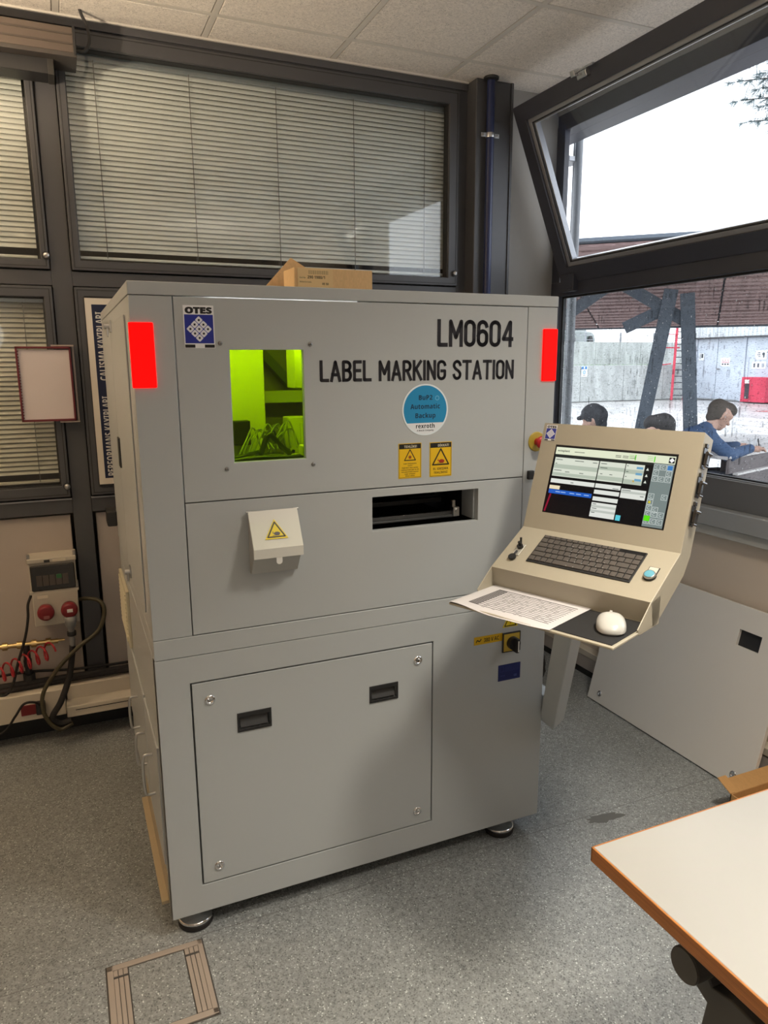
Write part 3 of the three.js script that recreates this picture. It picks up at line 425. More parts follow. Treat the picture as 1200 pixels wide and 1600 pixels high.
  mesh(mc, 'side_door', atM(merged([side(-1.12, -0.66, 0.93, 1.71, 0, 0.004), side(-0.65, -0.12, 0.93, 1.71, 0, 0.004)])), paintB);
  for (const [y, z] of [[1.703, -0.6], [0.935, -0.54]]) mesh(mc, 'side_latch', atM(merged([side(z - 0.02, z + 0.02, y - 0.018, y + 0.018, 0.004, 0.009), cyl(0.008, 0.02, 16).rotateZ(Math.PI / 2).translate(-0.014, y, z), side(z - 0.006, z + 0.006, y - 0.032, y, 0.012, 0.018)])), S);
  mesh(mc, 'side_handle', atM(side(-0.64, -0.585, 1.265, 1.36, 0.003, 0.009)), M.black);
  mesh(mc, 'side_handle', atM(side(-1.2, -1.1, 0.97, 1.03, 0.003, 0.04, 0.006)), M.black);
  const vent = mesh(mc, 'side_vent', atM(side(-1.14, -0.8, 0.575, 0.79, 0, 0.012, 0.003)), std(lin(0.5, 0.46, 0.34), 0.6));
  for (let k = 0; k < 12; k++) mesh(vent, 'louvre', atM(side(-1.12, -0.82, 0.592 + k * 0.0155, 0.6, 0, 0.001, 0).translate(0, 0, 0)).scale(1, 1, 1), vent.material);
  vent.children.slice().forEach((l, k) => { l.geometry = atM(beam([-0.013, 0.595 + k * 0.016, -1.12], [-0.013, 0.595 + k * 0.016, -0.82], 0.006, 0.006)); });
  const uh = (z, y0, y1, out) => tube([[-0.002, y1, z], [-out, y1, z], [-out - 0.004, y1 - 0.012, z], [-out - 0.004, y0 + 0.012, z], [-out, y0, z], [-0.002, y0, z]], 0.0045, 36, 8);
  for (const [z, y0, y1] of [[-0.68, 0.325, 0.44], [-0.46, 0.3, 0.41], [-0.2, 0.345, 0.47]]) mesh(mc, 'pull_handle', atM(uh(z, y0, y1, 0.03)), S);
  mesh(mc, 'drawer_front', atM(merged([side(-1.1, -0.42, 0.2, 0.56, 0, 0.006), side(-0.4, -0.06, 0.2, 0.56, 0, 0.006)])), paintB);
  mesh(mc, 'base_flange', atM(merged([side(-0.62, -0.06, 0.075, 0.085, 0, 0.022, 0.001), side(-0.62, -0.06, 0.075, 0.17, 0.0, 0.003, 0.001)])), std(lin(0.42, 0.34, 0.22), 0.5));
}
// cardboard on top of the machine
const cardTex = dataTex(256, (x, y) => { const v = 1 + 0.05 * (noise(x / 2.4, y / 30, 51, 106) - 0.5) + 0.05 * (hash(x, y, 52) - 0.5); return [222 * v, 188 * v, 140 * v]; });
const card = std(lin(1, 1, 1), 0.85, 0, { map: cardTex });
{
  const t = thing('cardboard_carton', 'flat cream carton with a barcode label lying along the top of the machine', 'carton', [0.54, 1.78, -0.14]);
  mesh(t, 'carton_body', merged([boxAt(-0.108, 0.116, 0, 0.059, -0.05, 0.05, 0.002)]), card);
  mesh(t, 'carton_flap', merged([beam([-0.108, 0.03, 0.052], [0.116, 0.03, 0.052], 0.0015, 0.056), boxAt(0.113, 0.121, 0, 0.006, 0.04, 0.055, 0.001)]), card);
  mesh(t, 'barcode_label', sticker(0.1, 0.05), printMat(canvasTex(320, 150, (g, w, h) => { g.fillStyle = '#e2c592'; g.fillRect(0, 0, w, h); g.fillStyle = '#17120c'; for (let x = 100; x < 280; x += 3 + (x * 7) % 5) g.fillRect(x, 16, 1 + (x * 3) % 3, 30); g.font = `bold 32px ${SANS}`; g.fillText('290 1980/1', 88, 80); g.font = `16px ${SANS}`; g.fillText('Kod No:', 18, 80); g.fillText('Malzeme kodu', 18, 112); g.font = `bold 24px ${SANS}`; g.fillText('05 50', 220, 126); }), 0.7), [-0.05, 0.0325, 0.0543]);
  const u = thing('cardboard_flap', 'folded triangular cardboard piece standing behind the cream carton on the machine', 'cardboard', [0.47, 1.78, -0.23]);
  const s = new THREE.Shape(); s.moveTo(-0.1, 0); s.lineTo(0.06, 0); s.lineTo(0.085, 0.05); s.lineTo(-0.005, 0.101); s.closePath();
  mesh(u, 'sheet', new THREE.ExtrudeGeometry(s, { depth: 0.004, bevelEnabled: false }), card); mesh(u, 'fold', boxAt(-0.1, 0.06, 0, 0.004, -0.05, 0, 0.001), card);
}
// ------------------------------------------------------------------ operator console
const CO = [1.0056, 1.1336, 0.1694], PHI = 1.17576;
const con = thing('operator_console', 'cream swing-arm operator console with built-in screen and dark keyboard', 'console', [CO[0], 0.42, CO[2]], -PHI);
{
  const oy = CO[1] - 0.42, Wd = 0.4476, A = [-0.0943, 0.2853], C = [0.1514, -0.0869];
  // profile in [n, y], extruded along the width
  const ext = (pts, x0, x1, bev = 0.0015) => { const s = new THREE.Shape(); pts.forEach(([n, y], i) => (i ? s.lineTo(-n, y) : s.moveTo(-n, y))); s.closePath(); return new THREE.ExtrudeGeometry(s, { depth: x1 - x0 - 2 * bev, bevelEnabled: true, bevelSize: bev, bevelThickness: bev, bevelSegments: 2, bevelOffset: -bev }).rotateY(Math.PI / 2).translate(x0 + bev, oy, 0); };
  const body = mesh(con, 'console_body', ext([A, [-0.152, 0.262], [-0.062, -0.02], [-0.03, -0.062], [0.118, -0.152], [0.136, -0.152], C, [0, 0]], 0, Wd), M.console);
  mesh(con, 'side_wing', ext([[0.1, -0.08], C, [0.214, -0.137], [0.205, -0.152], [0.1, -0.152]], Wd - 0.003, Wd), M.console);
  mesh(con, 'side_wing', ext([[0.1, -0.08], C, [0.214, -0.137], [0.205, -0.152], [0.1, -0.152]], 0, 0.003), M.console);
  mesh(con, 'mouse_tray', boxAt(0, Wd, oy - 0.15, oy - 0.144, 0.11, 0.332, 0.002), M.console);
  // screen: lies in the upper slope
  const la = Math.hypot(...A), lc = Math.hypot(...C), up = [A[0] / la, A[1] / la], dn = [C[0] / lc, C[1] / lc];
  const tiltA = Math.atan2(A[0], A[1]), onA = (x, t, d = 0) => [x, oy + A[1] - up[1] * t - up[0] * d, A[0] - up[0] * t + up[1] * d];     // t down from the top edge, d off the face
  const tiltC = Math.atan2(C[1], C[0]), onC = (x, t, d = 0) => [x, oy + dn[1] * t + dn[0] * d, dn[0] * t - dn[1] * d];
  const scr = canvasTex(1024, 576, (g, w, h) => {
    g.fillStyle = '#06070d'; g.fillRect(0, 0, w, h); g.fillStyle = '#e8eed2'; g.fillRect(8, 12, w - 16, 62); g.fillStyle = '#1d2424'; g.fillRect(8, 74, 860, 22);
    const pan = (x, y, ww, hh, bands) => { g.fillStyle = '#dfe5d6'; g.fillRect(x, y, ww, hh); g.fillStyle = '#b9c4b4'; for (const [a, b] of bands) g.fillRect(x, y + a, ww, b); };
    pan(16, 100, 396, 162, [[58, 36], [130, 26]]); pan(420, 100, 216, 162, [[40, 30], [118, 34]]); pan(642, 100, 150, 162, [[44, 34], [124, 36]]);
    g.fillStyle = '#12181a'; for (let i = 0; i < 3; i++) g.fillRect(794, 112 + i * 50, 46, 42); g.fillStyle = '#e7ece0'; for (let i = 0; i < 3; i++) { g.beginPath(); g.moveTo(817, 118 + i * 50); g.lineTo(828, 140 + i * 50); g.lineTo(806, 140 + i * 50); g.fill(); }
    g.fillStyle = '#e6e9e2'; for (const r of [[16, 284, 396, 36], [420, 284, 214, 36], [420, 336, 212, 34], [420, 392, 212, 34], [420, 440, 210, 118], [642, 300, 200, 76]]) g.fillRect(...r);
    g.fillStyle = '#c3c9c1'; for (const r of [[642, 318, 200, 18], [420, 462, 210, 18], [420, 500, 210, 18]]) g.fillRect(...r);
    g.fillStyle = '#f2e3c0'; g.fillRect(16, 342, 96, 32); g.fillStyle = '#1f5fc4'; g.fillRect(16, 376, 390, 36); g.fillStyle = '#a7c4f0'; for (const x of [80, 130, 210, 270, 340]) g.fillRect(x, 390, 44, 7);
    g.strokeStyle = '#8c1230'; g.lineWidth = 16; g.beginPath(); g.moveTo(40, 416); g.lineTo(14, 570); g.stroke(); g.fillStyle = '#5fd0e0'; g.fillRect(640, 516, 40, 44);
    g.fillStyle = '#7d8a88'; g.fillRect(858, 76, 158, 496); g.strokeStyle = '#dfe8e4'; g.lineWidth = 3;
    for (const [i, j] of [[0, 0], [1, 0], [2, 0], [0, 1], [2, 1], [0, 2], [1, 2], [2, 2], [2, 5], [0, 5], [0, 6], [0, 7], [1, 7.2], [0, 8], [1, 8], [2, 8], [0, 9.2], [1, 9.2], [2, 9.2]]) { g.strokeRect(864 + i * 50, 84 + j * 46, 42, 40); g.beginPath(); g.arc(885 + i * 50, 104 + j * 46, 10, 0.6, 5.4); g.stroke(); }
    g.fillStyle = '#5fe514'; g.fillRect(862, 486, 46, 42); g.fillRect(700, 24, 8, 44); g.fillRect(852, 24, 8, 44); g.fillStyle = '#d7c92a'; g.fillRect(872, 372, 18, 18); g.fillStyle = '#3d7fc0'; g.fillRect(966, 86, 40, 36);
    g.fillStyle = '#20262a'; g.font = `bold 24px ${SANS}`; g.fillText('octoplant', 24, 50); g.fillRect(180, 42, 90, 4); for (let i = 0; i < 6; i++) g.fillRect(540 + (i % 3) * 60, 40 + 12 * (i / 3 | 0), 46, 4); g.fillStyle = '#fff'; g.save(); g.translate(988, 44); g.fillStyle = '#10131a'; g.fillRect(-22, -22, 44, 44); g.rotate(Math.PI / 4); g.fillStyle = '#fff'; g.fillRect(-14, -14, 28, 28); g.restore();
    g.fillStyle = '#4a5450'; for (const [x, y, l] of [[26, 116, 60], [200, 116, 80], [360, 118, 40], [26, 150, 16], [26, 208, 70], [130, 216, 40], [260, 216, 36], [432, 116, 50], [432, 150, 60], [440, 200, 20], [520, 200, 24], [650, 114, 12], [650, 160, 20], [650, 200, 12], [200, 302, 26], [640 - 70, 310, 50], [430, 450, 30], [430, 486, 40], [430, 520, 30], [650, 310, 70], [800, 346, 30]]) g.fillRect(x, y, l, 5);
    g.fillStyle = '#6fa6c8'; for (let i = 0; i < 3; i++) g.fillRect(730, 118 + i * 48, 52, 18); g.fillStyle = '#c8ad5a'; g.fillRect(716, 228, 14, 14); g.fillStyle = '#8fd070'; for (let i = 0; i < 6; i++) g.fillRect(650 + (i % 2) * 150, 28 + 13 * (i / 2 | 0), 44, 3);
  });
  const bez = mesh(con, 'screen', rb(0.345, 0.193, 0.003, 0.0012), M.blackGloss, onA(0.0503 + 0.1725, 0.0589 + 0.0965, -0.0008), [tiltA, 0, 0]);
  mesh(bez, 'display_image', new THREE.PlaneGeometry(0.341, 0.1885).translate(0, -0.0006, 0.0017), new THREE.MeshPhysicalMaterial({ color: lin(0.004, 0.004, 0.004), roughness: 0.14, specularIntensity: 0.35, emissive: lin(1, 1, 1), emissiveMap: scr, emissiveIntensity: 0.5 }));
  { const L = new THREE.RectAreaLight(lin(0.9, 1, 0.95), 0.22, 0.33, 0.18); L.position.set(0, 0, 0.004); L.rotation.y = Math.PI; bez.add(L); }
  mesh(con, 'logo_sticker', sticker(0.033, 0.045), printMat(logoTex(), 0.4), onA(0.0265, 0.0275, 0.0005), [tiltA, 0, 0]);
  // keyboard
  const kb = mesh(con, 'keyboard', rb(0.2903, 0.003, 0.1085, 0.001), M.black, onC(0.0844 + 0.14515, 0.0211 + 0.05425, 0.0012), [-tiltC, 0, 0]);
  const keyM = std(lin(0.085, 0.074, 0.067), 0.5), kx = 0.284, rows = [
    [0.0118, [...Array(13).fill(1)], 13], [0.0178, [...Array(13).fill(1), 1.6, 1.05], 0], [0.0178, [1.5, ...Array(12).fill(1), 1.1, 1.05], 0], [0.0178, [1.75, ...Array(11).fill(1), 1.85, 1.05], 0], [0.0178, [2.1, ...Array(10).fill(1), 1.45, 1.1, 1], 0], [0.0178, [1, 1, 1, 1, 5, 1, 1, 1, 1, 1, 1, 1], 0]];
  let z = -0.0525; const cache = new Map(), kg = (w, d) => { const k = `${w.toFixed(4)},${d}`; if (!cache.has(k)) cache.set(k, rb(w, 0.003, d, 0.0012, 1)); return cache.get(k); };
  rows.forEach(([d, ks, part], r) => {
    const total = ks.reduce((a, b) => a + b, 0), u = r === 0 ? 0.0168 : kx / total; let x = -kx / 2;
    for (const k of ks) { mesh(kb, 'key', kg(k * u - 0.0024, d - 0.0022), keyM, [x + k * u / 2, 0.0026, z + d / 2]); x += k * u; }
    if (r === 0) mesh(kb, 'indicator_strip', rb(kx / 2 - x, 0.001, d, 0.0004), M.blackGloss, [(x + kx / 2) / 2, 0.0018, z + d / 2]);
    z += d;
  });
  mesh(kb, 'key_legend', merged(Array.from({ length: 26 }, (_, i) => boxAt(-0.0015, 0.0015, 0.0042, 0.0043, -0.001, 0.001).translate(-0.045 + 0.0195 * (i % 6) + 0.004 * (i / 6 | 0), 0, -0.026 + 0.0178 * (i / 6 | 0)))), std(lin(0.35, 0.35, 0.36), 0.6));
  // lever switch with key on the left, blue push button on the right
  const ls = mesh(con, 'key_switch', rb(0.021, 0.003, 0.045, 0.0014), std(lin(0.6, 0.58, 0.52), 0.35, 0.6), onC(0.043, 0.094, 0.0015), [-tiltC, 0, 0]);
  mesh(ls, 'switch_lever', merged([cyl(0.0085, 0.008, 20).translate(0, 0.005, -0.008), cyl(0.004, 0.016, 14).translate(0, 0.012, -0.01), cyl(0.003, 0.02, 12).rotateX(-0.5).translate(0, 0.016, -0.018)]), M.black);
  mesh(ls, 'key_fob', merged([cyl(0.0105, 0.006, 24).translate(-0.001, 0.004, 0.034), beam([0, 0.004, 0.008], [-0.001, 0.004, 0.034], 0.006, 0.004)]), M.black);
  const pb = mesh(con, 'push_button', merged([boxAt(-0.013, 0.013, 0, 0.002, -0.024, 0.004, 0.0008), cyl(0.0155, 0.004, 32).translate(0, 0.002, 0.008)]), M.black, onC(0.411, 0.088, 0.001), [-tiltC, 0, 0]);
  mesh(pb, 'button_label', boxAt(-0.011, 0.011, 0.002, 0.0026, -0.022, -0.004), std(lin(0.6, 0.57, 0.5), 0.5)); mesh(pb, 'button_ring', lathe([[0.0135, 0.003], [0.0145, 0.006], [0.0135, 0.0095], [0.0118, 0.0095]], 32), M.steel, [0, 0, 0.008]); mesh(pb, 'button_cap', lathe([[0, 0.0112], [0.011, 0.0108], [0.012, 0.0095], [0.012, 0.003]], 32), std(lin(0.12, 0.36, 0.48), 0.35), [0, 0, 0.008]);
  // butterfly latches on the right flank
  for (const t of [0.067, 0.14, 0.212]) {
    const p = onA(Wd, t), q = mesh(con, 'toggle_latch', merged([boxAt(0, 0.003, -0.026, 0.026, -0.012, 0.012, 0.001), boxAt(0.003, 0.012, -0.016, 0.012, -0.008, 0.008, 0.002), cylZ(0.004, 0.03, 12).translate(0.012, 0.012, 0), cylZ(0.003, 0.022, 12).translate(0.01, -0.02, 0), beam([0.012, 0.012, -0.008], [0.01, -0.02, -0.008], 0.003, 0.003), beam([0.012, 0.012, 0.008], [0.01, -0.02, 0.008], 0.003, 0.003), boxAt(0, 0.006, 0.026, 0.036, -0.007, 0.007, 0.001)]), std(lin(0.12, 0.12, 0.125), 0.25, 0.9), [p[0], p[1], p[2] - 0.022], [tiltA + 0.05, 0, 0]);
  }
  // the arm that carries the console, from the right flank of the machine
  const loc = (x, y, zz) => { const dx = x - CO[0], dz = zz - CO[2]; return [dx * Math.cos(PHI) + dz * Math.sin(PHI), y - 0.42, -dx * Math.sin(PHI) + dz * Math.cos(PHI)]; };
  con.userData.loc = undefined;
  mesh(con, 'support_arm', beam([0.21, oy - 0.09, 0.05], loc(1.265, 0.405, 0.0), 0.058, 0.058, [0, 0, 1], 0.004), M.paint);
  mesh(con, 'arm_foot', merged([beam(loc(1.25, 0.46, 0.0), loc(1.25, 0.46, -0.2), 0.05, 0.08)]), M.paint);
  // things on the tray
  const tw = (x, y, n) => { const c = Math.cos(PHI), s = Math.sin(PHI); return [CO[0] + x * c - n * s, y, CO[2] + x * s + n * c]; };
  const ty = CO[1] - 0.144;
  const mp = thing('mouse_pad', 'thin black mouse pad covering the right end of the console tray', 'mouse pad', tw(0.34, ty, 0.233), -PHI);
  mesh(mp, 'pad_sheet', rb(0.2, 0.002, 0.178, 0.0009), std(lin(0.01, 0.01, 0.011), 0.85), [0, 0.001, 0]);
  const ms = thing('computer_mouse', 'white wireless mouse resting on the black pad', 'mouse', tw(0.392, ty + 0.002, 0.232), -PHI + 0.5);
  { const g = new THREE.SphereGeometry(1, 40, 28), p = g.attributes.position; for (let i = 0; i < p.count; i++) { let x = p.getX(i), y = p.getY(i), zz = p.getZ(i); const sgn = (v, e) => Math.sign(v) * Math.abs(v) ** e; x = sgn(x, 0.8); zz = sgn(zz, 0.85); y = y < 0 ? -0.25 * Math.abs(y) ** 0.4 : y ** 0.8; const hmp = 1 - 0.22 * (zz + 0.15) ** 2 - (zz < 0 ? 0.28 * zz * zz : 0); p.setXYZ(i, x * 0.033 * (1 + 0.06 * zz), (y * hmp + 0.25) * 0.029, zz * 0.054); } g.computeVertexNormals();
    const b = mesh(ms, 'shell', g, std(lin(0.5, 0.5, 0.48), 0.22)); mesh(ms, 'base_plate', new THREE.CylinderGeometry(1, 0.94, 0.004, 40).scale(0.032, 1, 0.053).translate(0, 0.002, 0), std(lin(0.25, 0.25, 0.25), 0.5)); mesh(ms, 'scroll_wheel', cyl(0.008, 0.006, 20).rotateZ(Math.PI / 2), std(lin(0.35, 0.34, 0.32), 0.5), [0, 0.0255, -0.03]); mesh(ms, 'button_seam', tube([[0, 0.029, -0.046 + 0.02], [0, 0.0325, -0.012]], 0.0006, 10, 5), M.cord, [0, 0.001, 0]); }
  const sh = thing('printed_sheet', 'white printed form lying on the left of the console tray and over its edge', 'paper sheet', tw(0.146, ty, 0.233), -PHI);
  const ft = canvasTex(1024, 724, (g, w, h) => {
    g.fillStyle = '#f1eeee'; g.fillRect(0, 0, w, h); g.fillStyle = '#2a2528'; g.strokeStyle = '#3a3538'; g.lineWidth = 4; const x0 = 150, x1 = 950, y0 = 130, y1 = 610;
    for (let i = 0; i < 13; i++) { const y = y0 + i * (y1 - y0) / 12; g.lineWidth = i ? 10 : 14; g.beginPath(); g.moveTo(x0, y); g.lineTo(x1, y); g.stroke(); for (let k = 0; k < 12; k++) if (hash(i, k, 61) > 0.6) g.fillRect(x0 + 150 + k * 54, y + 16, 30, 6); }
    g.globalAlpha = 0.75; g.fillRect(x0, y0, 96, y1 - y0); g.globalAlpha = 1; g.fillStyle = '#e9e6e6'; for (let k = 0; k < 5; k++) g.fillRect(x0 + 12 + k * 17, y0 + 10, 4, y1 - y0 - 20);
  });
  { const g = new THREE.BoxGeometry(0.297, 0.0005, 0.204, 30, 1, 20), p = g.attributes.position; for (let i = 0; i < p.count; i++) { const x = p.getX(i), zz = p.getZ(i), e = Math.max(0, zz - 0.088), l = Math.max(0, -0.143 - x); p.setY(i, p.getY(i) + 0.0035 + 0.0015 * Math.sin(x * 38) * Math.max(0, zz * 9) - 0.6 * e * (0.5 + 0.5 * Math.sin(x * 21 + 1)) - l * 0.8 + (x > 0.1 ? -0.004 * (x - 0.1) : 0)); } g.computeVertexNormals();
    mesh(sh, 'form_page', g, printMat(ft, 0.85, { color: lin(0.66, 0.66, 0.68) }), [0, 0, 0]); }
}
// ------------------------------------------------------------------ spare panel leaning on the right wall
{
  const t = thing('spare_access_panel', 'grey sheet metal access panel leaning against the right wall under the window', 'panel', [2.042, 0, -0.335]), a = 0.238;
  // local x runs along the wall after a quarter turn
  t.rotation.y = -Math.PI / 2;
  const p = mesh(t, 'sheet', plate([-0.412, 0.5, 0, 0.67], [[0.287, 0.387, 0.514, 0.578]], 0.018, 0.0015), std(lin(0.66, 0.64, 0.61), 0.4), [0, 0.006, 0], [-a, 0, 0]);
  mesh(p, 'handle_pocket', boxAt(0.284, 0.39, 0.511, 0.581, -0.017, -0.014), M.black);
  for (const x of [-0.338, 0.421]) mesh(p, 'quarter_turn_lock', lathe([[0, 0.001], [0.0065, 0.001], [0.0075, 0.004], [0.0095, 0.0045], [0.0135, 0.003], [0.0142, 0]]).rotateX(Math.PI / 2), M.chrome, [x, 0.045, 0]);
}
// ------------------------------------------------------------------ desk in the foreground
{
  const t = thing('work_desk', 'white laminate desk with a wooden edge at the lower right corner', 'desk', [1.43, 0, 1.65]), x0 = 0.638, x1 = 2.1, z0 = 0.945, z1 = 2.4;
  const woodTex = dataTex(256, (x, y) => { const v = 0.86 + 0.3 * (noise(x / 30, y / 2.2, 71, 116) - 0.5) + 0.12 * (hash(x >> 1, y, 72) - 0.5); return [178 * v, 112 * v, 50 * v]; });
  const wood = std(lin(1, 1, 1), 0.45, 0, { map: woodTex }), lamTex = dataTex(512, (x, y) => { let v = 230 + 8 * (noise(x / 64, y / 64, 73, 8) - 0.5); const a = noise(x / 2.5, y / 5, 74, 204), b = noise(x / 60, y / 60, 75, 8); if (a > 0.9 && b > 0.62) v -= 22; return [v, v * 0.99, v * 0.965]; });
  W(t, 'desk_top', std(lin(0.38, 0.385, 0.39), 0.32, 0, { map: lamTex }), [x0 + 0.003, x1], [0.712, 0.74], [z0 + 0.003, z1], 0.002);
  W(t, 'edge_band', wood, [x0, x0 + 0.0045], [0.711, 0.7395], [z0, z1], 0.0015); W(t, 'edge_band', wood, [x0, x1], [0.711, 0.7395], [z0, z0 + 0.0045], 0.0015);
  const lm = std(lin(0.055, 0.05, 0.043), 0.55), o = origin(t), rel = (g) => g.translate(-o.x, 0, -o.z);
  mesh(t, 'leg_hub', rel(merged([cyl(0.029, 0.034, 40).rotateZ(Math.PI / 2).translate(0.697, 0.637, 1.132), cyl(0.0275, 0.004, 40).rotateZ(Math.PI / 2).translate(0.679, 0.637, 1.132), boxAt(0.69, 0.76, 0.645, 0.711, 1.115, 1.15, 0.006)])), lm);
  const s = new THREE.Shape(); [[1.102, 0.655], [1.118, 0.668], [1.138, 0.655], [1.148, 0.614], [1.158, 0.603], [1.195, 0.612], [1.26, 0.608], [2.0, 0.6], [2.0, 0.53], [1.3, 0.53], [1.24, 0.46], [1.215, 0.03], [1.15, 0.03], [1.147, 0.52], [1.154, 0.572], [1.124, 0.587], [1.104, 0.61]].forEach(([z, y], i) => (i ? s.lineTo(z, y) : s.moveTo(z, y))); s.closePath();
  mesh(t, 'leg_bracket', rel(new THREE.ExtrudeGeometry(s, { depth: 0.034, bevelEnabled: true, bevelSize: 0.003, bevelThickness: 0.003, bevelSegments: 2 }).rotateY(-Math.PI / 2).translate(0.75, 0, 0)), lm);
  mesh(t, 'leg_foot', rel(boxAt(0.71, 0.765, 0, 0.035, 0.98, 1.7, 0.008)), lm); mesh(t, 'leg', rel(merged([boxAt(1.95, 2.0, 0.03, 0.711, 1.25, 1.33, 0.006), boxAt(1.945, 2.005, 0, 0.035, 0.98, 1.7, 0.008)])), lm);
  mesh(t, 'cross_rail', rel(boxAt(0.75, 1.96, 0.62, 0.7, 1.2, 1.24, 0.004)), lm);
}
{ // cardboard box beside the desk, on the floor
  const t = thing('cardboard_box', 'brown open cardboard box on the floor between the desk corner and the leaning panel', 'box', [2.0, 0, 0.42]);
  const cm = std(lin(0.62, 0.5, 0.36), 0.85, 0, { map: cardTex });
  mesh(t, 'box_wall', merged([boxAt(-0.13, 0.17, 0, 0.1, -0.19, -0.186), boxAt(-0.13, 0.17, 0, 0.1, 0.186, 0.19), boxAt(-0.13, -0.126, 0, 0.1, -0.19, 0.19), boxAt(0.166, 0.17, 0, 0.1, -0.19, 0.19), boxAt(-0.13, 0.17, 0, 0.004, -0.19, 0.19)]), cm);
  mesh(t, 'box_flap', merged([beam([-0.11, 0.1, -0.19], [-0.11, 0.13, -0.25], 0.04, 0.004), beam([0.02, 0.1, -0.187], [0.02, 0.115, -0.25], 0.26, 0.004)]), cm);
}
{ // under-floor service box frame
  const t = thing('floor_box', 'taupe plastic floor service box frame set flush in the grey floor', 'floor box', [-0.056, 0, 0.158]), m = std(lin(0.3, 0.25, 0.21), 0.5), md = std(lin(0.05, 0.045, 0.04), 0.7);
  const q = (x0, x1, z0, z1, y = 0.004) => boxAt(x0 + 0.056, x1 + 0.056, 0, y, z0 - 0.158, z1 - 0.158, 0.0012);
  mesh(t, 'frame', merged([q(-0.181, 0.069, 0.028, 0.046), q(-0.181, 0.069, 0.27, 0.288), q(-0.181, -0.166, 0.028, 0.288), q(0.056, 0.069, 0.028, 0.288)]), m);
  for (const x of [-0.1665, 0.0185]) { const w = 0.011; for (let k = 0; k < 3; k++) mesh(t, 'lid_rib', merged([q(x + 0.001 + k * 0.0125, x + 0.001 + k * 0.0125 + w, 0.076, 0.268, 0.0035), q(x + 0.001 + k * 0.0125, x + 0.001 + k * 0.0125 + w, 0.047, 0.068, 0.0035)]), m); mesh(t, 'cable_outlet', q(x + 0.008, x + 0.031, 0.068, 0.0755, 0.0012), md); mesh(t, 'lid_gap', q(x, x + 0.038, 0.047, 0.269, 0.0016), md); }
  mesh(t, 'lid_inlay', uvMetres(q(-0.1265, 0.0165, 0.049, 0.267, 0.0018), 'xz'), std(lin(1.1, 1.1, 1.1), 0.4, 0, { map: floorTex }));
  mesh(t, 'joint', merged([q(-0.1285, -0.1265, 0.046, 0.27, 0.0009), q(0.0165, 0.0185, 0.046, 0.27, 0.0009), q(-0.185, 0.073, 0.024, 0.292, 0.0006)]), md);
}
// ------------------------------------------------------------------ left wall fittings
{
  const t = thing('wall_unit', 'beige ribbed wall unit with a dark base at the top left below the ceiling', 'wall unit', [-0.62, 2.64, -1.39]);
  W(t, 'casing', std(lin(0.08, 0.06, 0.047), 0.6), [-1.3, -0.012], [2.708, 2.792], [-1.46, -1.3], 0.003);
  for (const y of [2.733, 2.765]) W(t, 'casing_rib', std(lin(0.05, 0.038, 0.03), 0.6), [-1.3, -0.016], [y, y + 0.006], [-1.303, -1.2975], 0.001);
  W(t, 'end_cap', M.black, [-0.014, -0.004], [2.7, 2.795], [-1.46, -1.297], 0.002); W(t, 'bottom_lip', std(lin(0.04, 0.034, 0.03), 0.5), [-1.3, -0.004], [2.693, 2.708], [-1.46, -1.3], 0.002); W(t, 'lower_body', M.black, [-1.3, -0.088], [2.642, 2.695], [-1.456, -1.35], 0.004);
  W(t, 'lower_cap', std(lin(0.025, 0.023, 0.02), 0.5), [-0.105, -0.084], [2.64, 2.696], [-1.456, -1.348], 0.002);
  const c = tag(mesh(scene, 'power_cable', tube([[0.0, 2.735, -1.36], [0.025, 2.738, -1.36], [0.045, 2.77, -1.37], [0.045, 2.83, -1.38], [0.028, 2.875, -1.39], [0.022, 2.895, -1.39]], 0.0062, 40, 8), M.black), 'black cable looping from the beige wall unit up into the ceiling', 'cable');
  c.position.set(0, 0, 0);
}
{
  const t = thing('steel_pipe', 'dark blue vertical pipe with a clamp in front of the grey corner column', 'pipe', [1.8, 0, -1.358]);
  mesh(t, 'pipe_tube', cyl(0.0185, HC, 28).translate(0, HC / 2, 0), M.pipe); mesh(t, 'pipe_rosette', lathe([[0.019, 0], [0.034, 0.004], [0.036, 0.012], [0.034, 0.016], [0.019, 0.016]], 32), M.black, [0, HC - 0.014, 0]);
  mesh(t, 'pipe_clamp', merged([lathe([[0.0185, 0], [0.0215, 0], [0.0215, 0.02], [0.0185, 0.02]], 28), rb(0.03, 0.018, 0.006, 0.001).translate(-0.034, 0.01, 0), rb(0.03, 0.018, 0.006, 0.001).translate(0.034, 0.01, 0), cylZ(0.006, 0.016, 12).translate(-0.036, 0.01, 0.004), cylZ(0.004, 0.03, 12).translate(0.036, 0.01, 0)]), M.steel, [0, 2.63, 0]);
}
